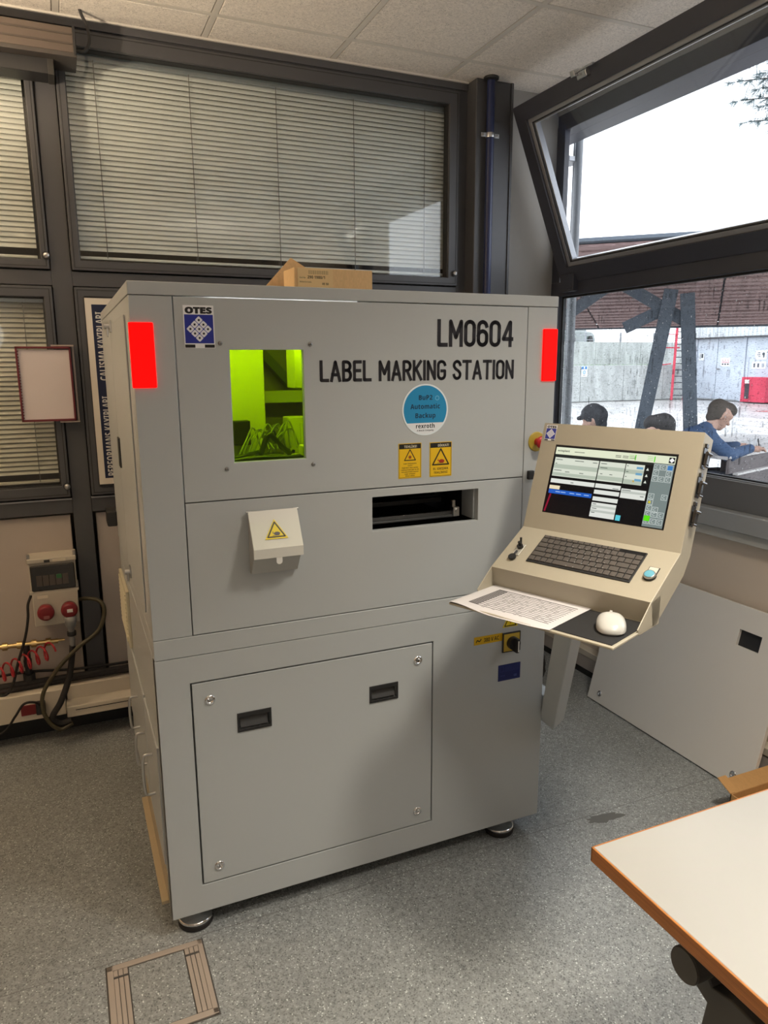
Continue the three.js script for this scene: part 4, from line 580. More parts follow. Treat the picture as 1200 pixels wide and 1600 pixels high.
{
  const t = thing('document_frame', 'dark red frame holding a blank white sheet in front of the lower left blind', 'document frame', [-0.215, 1.36, -1.43]);
  const o = origin(t), f = (x0, x1, y0, y1, z0, z1) => boxAt(x0 - o.x, x1 - o.x, y0 - o.y, y1 - o.y, z0 - o.z, z1 - o.z, 0.001);
  mesh(t, 'frame', merged([f(-0.316, -0.113, 1.652, 1.66, -1.438, -1.425), f(-0.316, -0.113, 1.362, 1.37, -1.438, -1.425), f(-0.316, -0.309, 1.362, 1.66, -1.438, -1.425), f(-0.12, -0.113, 1.362, 1.66, -1.438, -1.425)]), M.redFrame);
  mesh(t, 'bracket', merged([f(-0.185, -0.1, 1.661, 1.667, -1.456, -1.428), f(-0.175, -0.1, 1.355, 1.361, -1.456, -1.428), f(-0.108, -0.1, 1.355, 1.667, -1.456, -1.448)]), std(lin(0.36, 0.3, 0.26), 0.5));
  mesh(t, 'sheet', f(-0.309, -0.12, 1.37, 1.648, -1.436, -1.4345), std(lin(0.6, 0.54, 0.54), 0.7)); mesh(t, 'binding_comb', merged(Array.from({ length: 24 }, (_, k) => f(-0.31, -0.305, 1.375 + k * 0.0115, 1.379 + k * 0.0115, -1.4345, -1.43))), M.redFrame);
}
{
  const pt = canvasTex(768, 1024, (g, w, h) => {
    g.fillStyle = '#d8cfc0'; g.fillRect(0, 0, w, h); g.fillStyle = '#0a1638'; g.fillRect(34, 34, w - 68, h - 68); g.fillStyle = '#e6e0d6'; g.fillRect(190, 60, w - 250, h - 120); g.strokeStyle = '#8b8b90'; for (let k = 0; k < 14; k++) { g.strokeRect(210, 80 + k * 62, w - 290, 50); }
    g.fillStyle = '#d3cec6'; g.font = `bold 60px ${SANS}`; g.textBaseline = 'middle'; for (const [txt, y0, len] of [['PERFORMANS KAYIPLARI', 44, 452], ['ÇALIŞMA KAYIPLARI', 580, 372]]) { g.save(); g.translate(74, h - y0); g.rotate(-Math.PI / 2); g.scale(len / g.measureText(txt).width, 1); g.fillText(txt, 0, 0); g.restore(); }
  });
  const t = thing('wall_poster', 'framed dark blue poster with white vertical lettering half hidden by the machine', 'poster', [0.236, 1.083, -1.452]);
  mesh(t, 'poster_print', sticker(0.56, 0.77, 0.002), printMat(pt, 0.5), [0, 0.387, 0]); mesh(t, 'poster_rail', merged([boxAt(-0.28, 0.28, -0.006, 0.001, -0.004, 0.004, 0.001), boxAt(-0.28, 0.28, 0.773, 0.779, -0.004, 0.004, 0.001)]), M.dark);
}
{ // CEE socket combination
  const t = thing('socket_box', 'grey wall socket box with a dark breaker window and two red industrial sockets', 'socket box', [-0.258, 0.5, -1.42]), o = origin(t), g = std(lin(0.46, 0.42, 0.35), 0.5), f = (x0, x1, y0, y1, z0, z1, r = 0.003) => boxAt(x0 - o.x, x1 - o.x, y0 - o.y, y1 - o.y, z0 - o.z, z1 - o.z, r);
  mesh(t, 'box_body', merged([f(-0.348, -0.168, 0.66, 0.805, -1.488, -1.375), f(-0.344, -0.17, 0.515, 0.66, -1.488, -1.365, 0.005), f(-0.352, -0.164, 0.786, 0.806, -1.488, -1.366, 0.004), f(-0.352, -0.164, 0.654, 0.668, -1.488, -1.366, 0.003)]), g);
  mesh(t, 'breaker_window', f(-0.342, -0.174, 0.67, 0.776, -1.376, -1.362, 0.004), std(lin(0.02, 0.016, 0.012), 0.15));
  mesh(t, 'breaker', merged([0, 1, 2, 3, 4].map((k) => f(-0.322 + k * 0.025, -0.3 + k * 0.025, 0.69, 0.735, -1.363, -1.36, 0.001))), std(lin(0.07, 0.055, 0.045), 0.4)); mesh(t, 'breaker_mark', f(-0.245, -0.225, 0.718, 0.735, -1.362, -1.3585, 0.001), std(lin(0.02, 0.12, 0.035), 0.4));
  mesh(t, 'box_label', merged([f(-0.255, -0.205, 0.788, 0.799, -1.367, -1.3645, 0), f(-0.325, -0.285, 0.636, 0.649, -1.366, -1.3635, 0)]), std(lin(0.62, 0.56, 0.45), 0.6)); mesh(t, 'rating_mark', f(-0.287, -0.265, 0.788, 0.799, -1.367, -1.3645, 0), M.black); mesh(t, 'cam_screw', merged([[-0.345, 0.802], [-0.17, 0.802]].map(([x, y]) => cyl(0.007, 0.03, 16).translate(x - o.x, y - o.y + 0.008, -1.38 - o.z))), M.steel);
  for (const [x, lit] of [[-0.298, 0], [-0.208, 1]]) { const s = mesh(t, 'red_socket', lathe([[0, 0.038], [0.024, 0.037], [0.032, 0.033], [0.033, 0.02], [0.03, 0.0], [0, 0]], 36).rotateX(Math.PI / 2).rotateX(0.15), std(lin(0.2, 0.01, 0.015), 0.4), [x - o.x, 0.583 - o.y, -1.367 - o.z]); mesh(s, 'socket_label', rb(0.022, 0.015, 0.002, 0.0008).rotateX(0.15), lit ? M.white : std(lin(0.3, 0.1, 0.1), 0.5), [0.002, lit ? -0.003 : -0.02, 0.039]); }
  const pl = thing('power_plug', 'grey industrial plug with black collar hanging below the right red socket', 'plug', [-0.208, 0.47, -1.335]);
  mesh(pl, 'plug_body', lathe([[0, 0.08], [0.022, 0.08], [0.024, 0.06], [0.018, 0.035], [0.012, 0.03], [0.012, -0.02], [0.01, -0.05], [0, -0.05]], 24).rotateX(-0.12), std(lin(0.2, 0.2, 0.2), 0.4)); mesh(pl, 'plug_collar', lathe([[0.0125, 0.0], [0.018, 0.0], [0.018, 0.018], [0.0125, 0.018]], 20), M.black);
  const cab = (name, label, pts, r, m, seg = 60) => tag(mesh(scene, name, tube(pts, r, seg, 10), m), label, 'cable');
  const bm = M.rubber;
  cab('power_cable', 'thick black cable dropping from the grey plug to the trunking on the left wall', [[-0.209, 0.425, -1.33], [-0.215, 0.38, -1.325], [-0.235, 0.29, -1.31], [-0.275, 0.2, -1.285], [-0.31, 0.14, -1.28], [-0.285, 0.108, -1.285], [-0.24, 0.112, -1.285]], 0.013, bm);
  cab('power_cable', 'olive cable looping from the right side of the socket box down to the trunking', [[-0.17, 0.6, -1.41], [-0.13, 0.605, -1.39], [-0.085, 0.595, -1.36], [-0.072, 0.56, -1.345], [-0.1, 0.48, -1.33], [-0.19, 0.42, -1.31], [-0.285, 0.33, -1.3], [-0.34, 0.24, -1.285], [-0.335, 0.15, -1.275], [-0.285, 0.085, -1.275], [-0.235, 0.1, -1.28]], 0.0085, std(lin(0.05, 0.041, 0.018), 0.5), 90);
  cab('power_cable', 'thin black cable running down at the left of the socket box', [[-0.35, 0.64, -1.42], [-0.364, 0.61, -1.39], [-0.368, 0.56, -1.375], [-0.385, 0.48, -1.365], [-0.42, 0.38, -1.36], [-0.46, 0.26, -1.36], [-0.49, 0.235, -1.37], [-0.6, 0.25, -1.38]], 0.0055, bm);
  cab('power_cable', 'short black lead plugged into the red socket of the trunking', [[-0.62, 0.08, -1.32], [-0.5, 0.1, -1.31], [-0.45, 0.165, -1.3], [-0.41, 0.215, -1.3], [-0.37, 0.21, -1.305], [-0.352, 0.185, -1.32]], 0.005, bm);
  const ins = mesh(scene, 'cable_bundle', merged([tube([[-0.9, 0.255, -1.42], [-0.4, 0.255, -1.41], [-0.1, 0.25, -1.42], [0.3, 0.245, -1.44], [0.9, 0.25, -1.44]], 0.016, 60, 10), tube([[-0.9, 0.245, -1.39], [-0.45, 0.243, -1.395], [-0.2, 0.246, -1.41], [0.3, 0.24, -1.412], [0.9, 0.24, -1.412]], 0.011, 60, 10), tube([[-0.7, 0.29, -1.43], [-0.4, 0.3, -1.43], [-0.2, 0.275, -1.44], [0.3, 0.27, -1.445], [0.9, 0.275, -1.445]], 0.006, 60, 8)]), bm); tag(ins, 'black cable bundle lying along the top of the cream trunking', 'cable bundle');
  // compressed air manifold with coil hose
  const am = thing('air_manifold', 'brass compressed air manifold with fittings on a stand below the socket box', 'manifold', [-0.39, 0.225, -1.42]), hexes = [];
  hexes.push(cyl(0.0095, 0.3, 6).rotateZ(Math.PI / 2).translate(-0.03, 0.203, 0)); for (let k = 0; k < 5; k++) hexes.push(cyl(0.0165, 0.02, 6).rotateZ(Math.PI / 2).translate(-0.14 + k * 0.055, 0.203, 0)); hexes.push(cyl(0.005, 0.05, 12).rotateZ(Math.PI / 2).translate(0.12, 0.205, 0));
  mesh(am, 'manifold_bar', merged(hexes).rotateZ(-0.03), M.brass); mesh(am, 'stand', merged([cyl(0.014, 0.2, 18).translate(0, 0.1, 0), cyl(0.024, 0.07, 18).translate(0, 0.035, 0), cyl(0.018, 0.03, 6).translate(0, 0.12, 0)]), M.black);
  const hp = []; for (let i = 0; i <= 260; i++) { const u = i / 260, a = u * Math.PI * 2 * 6.5; hp.push([-0.29 - 0.215 * u + 0.024 * Math.cos(a) * 0.6, 0.405 - 0.08 * u + 0.034 * Math.sin(a), -1.375 + 0.03 * Math.cos(a)]); }
  tag(mesh(scene, 'coil_hose', tube(hp, 0.0042, 420, 7), std(lin(0.35, 0.012, 0.02), 0.35)), 'red spiral air hose coiled under the brass manifold', 'hose');
}
{ // dado trunking along the back wall
  const t = struct('trim_4', [-0.3, 0.1, -1.4]);
  W(t, 'trunking_back', M.trunk, [-0.25, 1.7], [0.115, 0.225], [ZB, -1.385], 0.004); W(t, 'trunking_front', M.trunk, [-0.255, 1.7], [0.115, 0.165], [-1.385, -1.305], 0.004); W(t, 'trunking_groove', M.dark, [-0.22, 1.7], [0.144, 0.147], [-1.306, -1.3042], 0);
  W(t, 'socket_trunking', M.trunk, [-1.6, -0.258], [0.115, 0.232], [ZB, -1.345], 0.004); W(t, 'red_outlet', std(lin(0.16, 0.01, 0.012), 0.4), [-0.43, -0.372], [0.142, 0.187], [-1.347, -1.34], 0.002); W(t, 'plug_top', M.black, [-0.372, -0.335], [0.145, 0.2], [-1.345, -1.315], 0.006);
}
tag(mesh(scene, 'dark_bag', (() => { const g = new THREE.SphereGeometry(0.14, 28, 20), p = g.attributes.position; for (let i = 0; i < p.count; i++) { const k = 0.9 + 0.2 * noise(p.getX(i) * 30 + 9, p.getY(i) * 30 + p.getZ(i) * 20 + 9, 81); p.setXYZ(i, p.getX(i) * k * 0.7, Math.max(p.getY(i) * k * 1.15, -0.13), p.getZ(i) * k); } g.computeVertexNormals(); return g; })(), M.rubber, [1.82, 0.13, -0.98]), 'rounded black bag on the floor behind the machine, seen left of the console arm', 'bag');
{ const b = thing('spray_bottle', 'small white bottle standing on the floor just behind the right edge of the machine', 'bottle', [1.66, 0, -0.72]); mesh(b, 'bottle_body', lathe([[0, 0], [0.022, 0], [0.025, 0.006], [0.03, 0.1], [0.03, 0.13], [0.012, 0.15], [0, 0.15]], 24), M.white); mesh(b, 'bottle_cap', lathe([[0.013, 0.148], [0.014, 0.175], [0, 0.178]], 20), std(lin(0.5, 0.5, 0.5), 0.4)); }
// ------------------------------------------------------------------ the yard outside
const wetCon = dataTex(1024, (x, y) => { const a = noise(x / 16, y / 150, 91, 64), b = noise(x / 60, y / 300, 92, 17), c = noise(x / 5, y / 7, 93, 204); const v = 164 + 46 * (a - 0.45) + 34 * (b - 0.5) + 10 * (c - 0.5); return [v * 1.0, v * 0.985, v * 0.97]; });
wetCon.repeat.set(0.1, 0.1);
const conTex = dataTex(512, (x, y) => { const v = 196 + 26 * (noise(x / 24, y / 120, 94, 21) - 0.5) + 16 * (noise(x / 5, y / 9, 95, 102) - 0.5); return [v * 0.985, v, v * 0.985]; });
conTex.repeat.set(0.4, 0.4);
const concrete = std(lin(0.8, 0.8, 0.8), 0.8, 0, { map: conTex });
{
  const g = struct('yard_ground');
  mesh(g, 'paving', uvMetres(boxAt(2.5, 60, -0.1, -0.02, -45, 30), 'xz'), std(lin(0.95, 0.95, 0.95), 0.32, 0, { map: wetCon }));
  mesh(g, 'paving', uvMetres(boxAt(-30, 2.5, -0.1, -0.02, -45, -1.8), 'xz'), g.children[0].material);
  mesh(g, 'red_line', boxAt(20.5, 23.5, -0.02, -0.012, -15.2, -14.2), std(lin(0.35, 0.06, 0.06), 0.5));
}
{
  const t = struct('retaining_wall', [20, 0, -22.5]);
  for (const [x0, x1] of [[9, 13], [13.02, 16.7], [16.72, 19.05], [19.07, 21.25], [21.27, 23.4], [23.42, 26]]) W(t, 'wall_section', concrete, [x0, x1], [0, 1.45], [-22.6, -22.3], 0.012);
  for (let k = 0; k < 13; k++) W(t, 'upper_section', concrete, [12 + k * 1.35, 13.335 + k * 1.35], [1.2, 2.5], [-26.3, -26], 0.012);
  W(t, 'upper_terrace', concrete, [5, 45], [1.2, 2.3], [-45, -26.3], 0); W(t, 'bank', M.paintDark, [9, 27], [0, 1.3], [-26, -22.6], 0);
  const grassG = []; for (let i = 0; i < 4200; i++) { const x = 14 + 12 * rnd(), z = -22.65 - 3.2 * rnd(), h = 0.07 + 0.12 * rnd() + (x < 18.5 ? 0.15 * rnd() : 0), a = rnd() * 6.3, c = Math.cos(a) * 0.03, s = Math.sin(a) * 0.03; grassG.push(x - c, 1.3, z - s, x + c, 1.3, z + s, x + (rnd() - 0.5) * 0.08, 1.3 + h, z + (rnd() - 0.5) * 0.08); }
  const gg = new THREE.BufferGeometry(); gg.setAttribute('position', new THREE.Float32BufferAttribute(grassG, 3)); gg.computeVertexNormals();
  const gr = mesh(t, 'grass', gg.translate(-20, 0, 22.5), std(lin(0.16, 0.3, 0.09), 0.9)); gr.userData.kind = 'stuff';
  const f = thing('terrace_railing', 'thin metal railing along the top of the upper concrete wall', 'railing', [22, 2.5, -26.15]);
  for (let k = 0; k < 8; k++) W(f, 'railing_post', M.frameEdge, [14.03 + k * 2.06, 14.1 + k * 2.06], [2.5, 2.95], [-26.2, -26.13], 0.01);
  for (const y of [2.58, 2.8]) W(f, 'railing_bar', M.frameEdge, [13, 29], [y, y + 0.025], [-26.18, -26.15], 0.005);
  const s = thing('wall_sign', 'small blue and white sign on the lower concrete wall', 'sign', [19.2, 1.0, -22.28]);
  mesh(s, 'sign_board', rb(0.3, 0.42, 0.02, 0.004), printMat(canvasTex(96, 128, (g, w, h) => { g.fillStyle = '#e8eef4'; g.fillRect(0, 0, w, h); g.fillStyle = '#2d6ea8'; g.fillRect(6, 4, 84, 34); g.fillStyle = '#e8eef4'; g.fillRect(38, 8, 20, 22); g.strokeStyle = '#2d6ea8'; g.lineWidth = 9; g.beginPath(); g.arc(48, 74, 19, 0, 7); g.stroke(); g.fillStyle = '#2d6ea8'; g.fillRect(42, 66, 12, 16); g.fillStyle = '#333'; g.fillRect(26, 108, 44, 6); })), [0, 0.21, 0]);
}
{ // parked car on the terrace: only roof and glass rise over the wall
  const t = thing('car', 'dark green-grey car roof showing above the upper concrete wall', 'car', [23.6, 2.3, -29.3], 0.55), prof = (pts, w, m, name) => { const s = new THREE.Shape(); s.moveTo(...pts[0]); s.splineThru(pts.slice(1).map((p) => new THREE.Vector2(...p))); mesh(t, name, new THREE.ExtrudeGeometry(s, { depth: w - 0.2, bevelEnabled: true, bevelSize: 0.08, bevelThickness: 0.1, bevelSegments: 3 }).translate(0, 0, -w / 2), m); };
  prof([[-2, 0.3], [-1.95, 0.62], [-1.1, 0.72], [1.2, 0.75], [1.9, 0.66], [2, 0.3], [0, 0.22]], 1.7, std(lin(0.09, 0.12, 0.11), 0.25), 'car_body');
  prof([[-1.1, 0.72], [-0.55, 1.03], [-0.1, 1.12], [0.7, 1.08], [1.25, 0.76], [0, 0.7]], 1.4, std(lin(0.06, 0.08, 0.075), 0.12), 'car_roof');
  for (const [x, z] of [[-1.3, 0.75], [1.3, 0.75], [-1.3, -0.75], [1.3, -0.75]]) mesh(t, 'wheel', cylZ(0.3, 0.2), M.rubber, [x, 0.3, z]);
}
{ // plant building with grey steel doors
  const st = std(lin(0.5, 0.55, 0.62), 0.45), st2 = std(lin(0.55, 0.58, 0.6), 0.5), X = 24.8, t = thing('plant_building', 'low grey metal clad building with double steel doors across the yard', 'building', [26.5, 0, -19]);
  W(t, 'wall', st2, [X + 0.06, 29], [0, 2.9], [-22.05, -12], 0.01);
  W(t, 'door_frame', st, [X, X + 0.1], [0, 2.56], [-22.05, -21.9], 0.01);
  const dl = W(t, 'door', st, [X + 0.01, X + 0.08], [0.05, 2.5], [-21.86, -20.84], 0.012); mesh(dl, 'door_sign', new THREE.BoxGeometry(0.012, 0.3, 0.26), printMat(canvasTex(64, 72, (g, w, h) => { g.fillStyle = '#e6eaee'; g.fillRect(0, 0, w, h); g.fillStyle = '#2a2f36'; g.fillRect(10, 10, 8, 46); g.fillRect(28, 8, 24, 40); })), [-0.04, 0.5, -0.28]);
  const dr = W(t, 'door', st, [X + 0.01, X + 0.08], [0.05, 2.5], [-20.81, -19.62], 0.012); mesh(dr, 'door_sign', new THREE.BoxGeometry(0.012, 0.34, 0.44), printMat(canvasTex(128, 96, (g, w, h) => { g.fillStyle = '#f0eff0'; g.fillRect(0, 0, w, h); g.strokeStyle = '#b03a48'; g.lineWidth = 5; for (let i = 0; i < 3; i++) { g.beginPath(); g.moveTo(26 + i * 38, 22); g.lineTo(40 + i * 38, 54); g.lineTo(12 + i * 38, 54); g.closePath(); g.stroke(); } g.fillStyle = '#444'; for (let i = 0; i < 3; i++) g.fillRect(14 + i * 38, 64, 26, 18); })), [-0.04, 0.28, -0.17]); mesh(dr, 'door_handle', boxAt(-0.09, -0.03, -0.02, 0.02, -0.56, -0.4, 0.005), M.steel);
  W(t, 'door_post', st, [X - 0.02, X + 0.08], [0, 2.56], [-19.6, -19.44], 0.012); const d3 = W(t, 'door', st, [X + 0.01, X + 0.08], [0.05, 2.5], [-19.4, -17.6], 0.012);
  mesh(d3, 'notice_board', new THREE.BoxGeometry(0.012, 0.34, 0.5), printMat(canvasTex(128, 88, (g, w, h) => { g.fillStyle = '#eef0f2'; g.fillRect(0, 0, w, h); g.fillStyle = '#3a4046'; g.fillRect(24, 18, 30, 8); g.fillRect(18, 36, 40, 8); g.fillRect(30, 54, 30, 8); g.beginPath(); g.arc(92, 34, 16, 0, 7); g.fill(); g.fillRect(88, 44, 16, 26); })), [-0.045, 0.54, -0.22]);
  mesh(d3, 'notice_board', new THREE.BoxGeometry(0.012, 0.28, 0.62), printMat(canvasTex(128, 60, (g, w, h) => { g.fillStyle = '#e9ecee'; g.fillRect(0, 0, w, h); g.fillStyle = '#50575e'; g.fillRect(14, 14, 16, 34); g.fillRect(50, 14, 18, 34); g.fillStyle = '#9aa3ab'; g.fillRect(90, 14, 24, 34); })), [-0.045, 0.15, -0.28]);
  for (let k = 0; k < 52; k++) W(t, 'cladding_rib', st2, [X - 0.25, X - 0.2], [2.55, 3.08], [-22.15 + k * 0.19, -22.05 + k * 0.19], 0.02); W(t, 'cladding', st2, [X - 0.22, 29], [2.55, 3.06], [-22.15, -12], 0.01); W(t, 'eave_trim', M.frame, [X - 0.24, X], [2.51, 2.55], [-22.15, -12], 0.005);
  W(t, 'corner_trim', M.red, [X - 0.1, X + 0.05], [1.6, 2.54], [-22.2, -22.1], 0.01);
  const c = thing('hydrant_cabinet', 'red fire hose cabinet standing in front of the grey steel doors', 'cabinet', [24.45, 0, -18.5]);
  W(c, 'cabinet_body', std(lin(0.52, 0.03, 0.07), 0.4), [24.2, 24.72], [0.03, 0.98], [-19.0, -17.9], 0.015); W(c, 'cabinet_window', std(lin(0.05, 0.04, 0.05), 0.2), [24.185, 24.2], [0.15, 0.72], [-18.82, -18.62], 0.004); W(c, 'cabinet_label', M.white, [24.18, 24.2], [0.74, 0.88], [-18.84, -18.64], 0.004); W(c, 'cabinet_foot', M.black, [24.25, 24.7], [0, 0.03], [-18.9, -18.0], 0.004);
  const l = thing('red_ladder', 'red steel ladder leaning up beside the corner of the metal building', 'ladder', [23.6, 0, -22.0]);
  const rm = std(lin(0.48, 0.03, 0.06), 0.45), q = (a, b, w) => beam([a[0] - 23.6, a[1], a[2] + 22], [b[0] - 23.6, b[1], b[2] + 22], w, w);
  mesh(l, 'ladder_rail', q([23.25, 0, -21.6], [23.6, 2.95, -21.9], 0.1), rm); mesh(l, 'ladder_rail', q([23.55, 0, -21.25], [23.9, 2.95, -21.55], 0.08), rm);
  for (let k = 0; k < 11; k++) { const y = 0.2 + k * 0.26, u = y / 2.95; mesh(l, 'rung', q([23.25 + 0.35 * u, y, -21.6 - 0.3 * u], [23.55 + 0.35 * u, y, -21.25 - 0.3 * u], 0.04), M.frameDark); }
  mesh(l, 'ladder_guard', merged([q([22.6, 2.15, -22], [23.7, 2.15, -21.8], 0.05), q([23.05, 2.15, -21.95], [23.05, 2.7, -21.95], 0.06), q([22.7, 2.7, -22], [23.6, 2.7, -21.8], 0.04), q([22.75, 1.6, -21.95], [22.95, 1.45, -21.9], 0.04), q([22.95, 1.45, -21.9], [23.3, 1.5, -21.8], 0.04)]), rm);
}
{ // rail pole just outside the window
  const t = thing('steel_post', 'slim grey steel post standing close outside the window', 'post', [2.8, 0, -1.98]); mesh(t, 'post_tube', merged([cyl(0.024, 4.4, 20).translate(0, 2.2, 0), boxAt(-0.008, 0.008, 0, 4.4, -0.045, -0.028)]), std(lin(0.13, 0.14, 0.15), 0.4)); mesh(t, 'post_clip', rb(0.1, 0.03, 0.12, 0.004), M.frameEdge, [-0.02, 2.78, -0.06]);
  const e = struct('trim_5', [2.6, 2.9, 0]); W(e, 'eave_fascia', M.frameDark, [2.5, 2.62], [2.80, 3.1], [-6, 6], 0.004); W(e, 'eave_soffit', M.frame, [2.4, 2.56], [3.0, 3.1], [-6, 6], 0);
  W(e, 'eave_gutter', std(lin(0.2, 0.22, 0.25), 0.4), [2.62, 2.72], [2.875, 2.99], [-6, 6], 0.02);
}
{ // timber shelter with posts, braces and a plank roof
  const t = thing('timber_shelter', 'timber shelter with dark posts, diagonal braces and a plank roof over the picnic table', 'shelter', [5.2, 0, -3.8]);
  const o = [5.2, 0, -3.8], e1 = [0.724, 0, 0.69], A = [4.02, 2.5, -2.86], B = [6.34, 1.99, -5.04], dk = std(lin(0.1, 0.12, 0.145), 0.8), q = (a, b, w, h, up) => beam(a.map((v, i) => v - o[i]), b.map((v, i) => v - o[i]), w, h, up), P = (u, s, d = 0) => [A[0] + (B[0] - A[0]) * u + e1[0] * s, A[1] + (B[1] - A[1]) * u + d, A[2] + (B[2] - A[2]) * u + e1[2] * s];
  const pw = [0, 1, 2].map((k) => { const tx = dataTex(128, (x, y) => { const v = 0.8 + 0.35 * (noise(x / 2.5, y / 26, 101 + k, 51) - 0.5) + 0.12 * (hash(x, y, 105) - 0.5); return [196 * v, 168 * v, 168 * v]; }); return std([lin(1, 1, 1), lin(0.85, 0.85, 0.88), lin(1.1, 1.05, 1)][k], 0.85, 0, { map: tx }); });
  for (let k = 0; k < 22; k++) { const u = (k + 0.5) / 22; for (const [s0, s1] of [[-1.9, -0.62], [-0.6, 0.7], [0.72, 2.1], [2.12, 3.6]]) mesh(t, 'roof_plank', q(P(u, s0, 0.012 * rnd()), P(u, s1, 0.012 * rnd()), 0.136, 0.02, [0.1, 1, 0]), pw[(k * 3 + (s0 * 7 | 0) + 12) % 3]); }
  mesh(t, 'roof_cover', q(P(0.5, -1.95, 0.05), P(0.5, 3.65, 0.05), 3.3, 0.03, [0.1085, 1, -0.1]), dk);
  mesh(t, 'eave_board', q(P(1.01, -1.95, 0.02), P(1.01, 3.65, 0.02), 0.04, 0.06), dk);
  const post = (a, b, name = 'post') => mesh(t, name, q(a, b, 0.125, 0.125), dk);
  post([5.09, 2.24, -3.5], [4.86, -0.02, -3.72]); post([5.19, 2.2, -3.4], [5.33, -0.02, -3.25]); post([3.95, 2.25, -4.5], [3.8, -0.02, -4.7]); post([6.6, 2.2, -2.0], [6.7, -0.02, -1.9]);
  const br = (a, b) => mesh(t, 'brace', q(a, b, 0.06, 0.11), dk); br([4.74, 2.33, -3.82], [5.2, 1.95, -3.4]); br([4.66, 2.28, -3.89], [4.3, 1.96, -4.17]); br([5.06, 2.07, -3.53], [4.8, 1.9, -3.77]);
}
{ // picnic table with planked top
  const d = [0.96, 0, -0.28], pb = [-0.28, 0, -0.96], Y = 0.75, P0 = [5.26, 0, -2.85], t = thing('picnic_table', 'grey weathered plank picnic table outside the window', 'table', [5.9, 0, -3.4]);
  const pl = (u0, u1, v, y) => { const f = (u) => [P0[0] + d[0] * u + pb[0] * v - 5.9, y, P0[2] + d[2] * u + pb[2] * v + 3.4]; return [f(u0), f(u1)]; }, tm = [std(lin(0.42, 0.4, 0.39), 0.55), std(lin(0.36, 0.345, 0.34), 0.55)], lt = std(lin(0.6, 0.58, 0.56), 0.5), bd = std(lin(0.13, 0.11, 0.11), 0.7);
  for (let k = 0; k < 8; k++) mesh(t, 'top_plank', beam(...pl(-0.02 * rnd(), 2.3, 0.06 + k * 0.125, Y - 0.015), 0.118, 0.03), tm[k % 2]);
  mesh(t, 'rim_board', beam(...pl(0, 2.3, -0.01, Y - 0.008), 0.03, 0.022), lt); mesh(t, 'apron_board', beam(...pl(0, 2.3, 0.0, Y - 0.09), 0.03, 0.135), bd);
  mesh(t, 'rim_board', beam(...pl(0.1, 2.3, -0.03, 0.585), 0.05, 0.02), lt); mesh(t, 'lower_board', beam(...pl(0.1, 2.3, -0.02, 0.5), 0.03, 0.14), bd);
  for (const u of [0.25, 2.05]) for (const v of [0.12, 0.85]) { const [a] = pl(u, u, v, Y - 0.03), b = [a[0], -0.02, a[2]]; mesh(t, 'leg', beam(a, b, 0.08, 0.08, [1, 0, 0]), bd); }
  const g = thing('drinking_glass', 'small clear drinking glass standing on the picnic table', 'glass', [5.98, Y, -3.2]); mesh(g, 'tumbler', lathe([[0, 0], [0.032, 0], [0.032, 0.03], [0.038, 0.1], [0.036, 0.1], [0.03, 0.03], [0.03, 0.012], [0, 0.012]], 28), new THREE.MeshPhysicalMaterial({ color: lin(0.95, 0.97, 0.98), roughness: 0.03, transmission: 1, thickness: 0.003, ior: 1.5 }));
}
// people at the table: one smooth field per body
function fieldGeo(bones, cell, k = 0.035) {
  const lo = [9, 9, 9], hi = [-9, -9, -9]; for (const [a, b, ra, rb2] of bones) for (let i = 0; i < 3; i++) { lo[i] = Math.min(lo[i], a[i] - ra, b[i] - rb2); hi[i] = Math.max(hi[i], a[i] + ra, b[i] + rb2); }
  const half = Math.max(...[0, 1, 2].map((i) => (hi[i] - lo[i]) / 2)) + 4 * cell, c = [0, 1, 2].map((i) => (lo[i] + hi[i]) / 2), n = Math.ceil(2 * half / cell), mcu = new MarchingCubes(n, new THREE.MeshBasicMaterial(), false, false, 400000);
  mcu.isolation = 0; const f = mcu.field, s = 2 * half / n;
  const B = bones.map(([a, b, ra, rb2, sq]) => { const d = [b[0] - a[0], b[1] - a[1], b[2] - a[2]]; return [a, d, d[0] ** 2 + d[1] ** 2 + d[2] ** 2 || 1e-9, ra, rb2]; });
  for (let z = 0; z < n; z++) for (let y = 0; y < n; y++) for (let x = 0; x < n; x++) {
    const px = c[0] + (x - n / 2) * s, py = c[1] + (y - n / 2) * s, pz = c[2] + (z - n / 2) * s; let D = 1;
    for (const [a, d, l, ra, r2] of B) { const vx = px - a[0], vy = py - a[1], vz = pz - a[2]; let t = (vx * d[0] + vy * d[1] + vz * d[2]) / l; t = t < 0 ? 0 : t > 1 ? 1 : t; const q = Math.hypot(vx - d[0] * t, vy - d[1] * t, vz - d[2] * t) - (ra + (r2 - ra) * t); const h = Math.max(k - Math.abs(D - q), 0) / k; D = Math.min(D, q) - h * h * k * 0.25; }
    f[x + y * n + z * n * n] = -D;
  }
  mcu.update(); const N = mcu.count, p = mcu.positionArray.slice(0, N * 3), nn = mcu.normalArray.slice(0, N * 3); for (let i = 0; i < N * 3; i += 3) for (let j = 0; j < 3; j++) p[i + j] = p[i + j] * half + c[j];
  const g = new THREE.BufferGeometry(); g.setAttribute('position', new THREE.BufferAttribute(p, 3)); g.setAttribute('normal', new THREE.BufferAttribute(nn, 3)); return g;
}
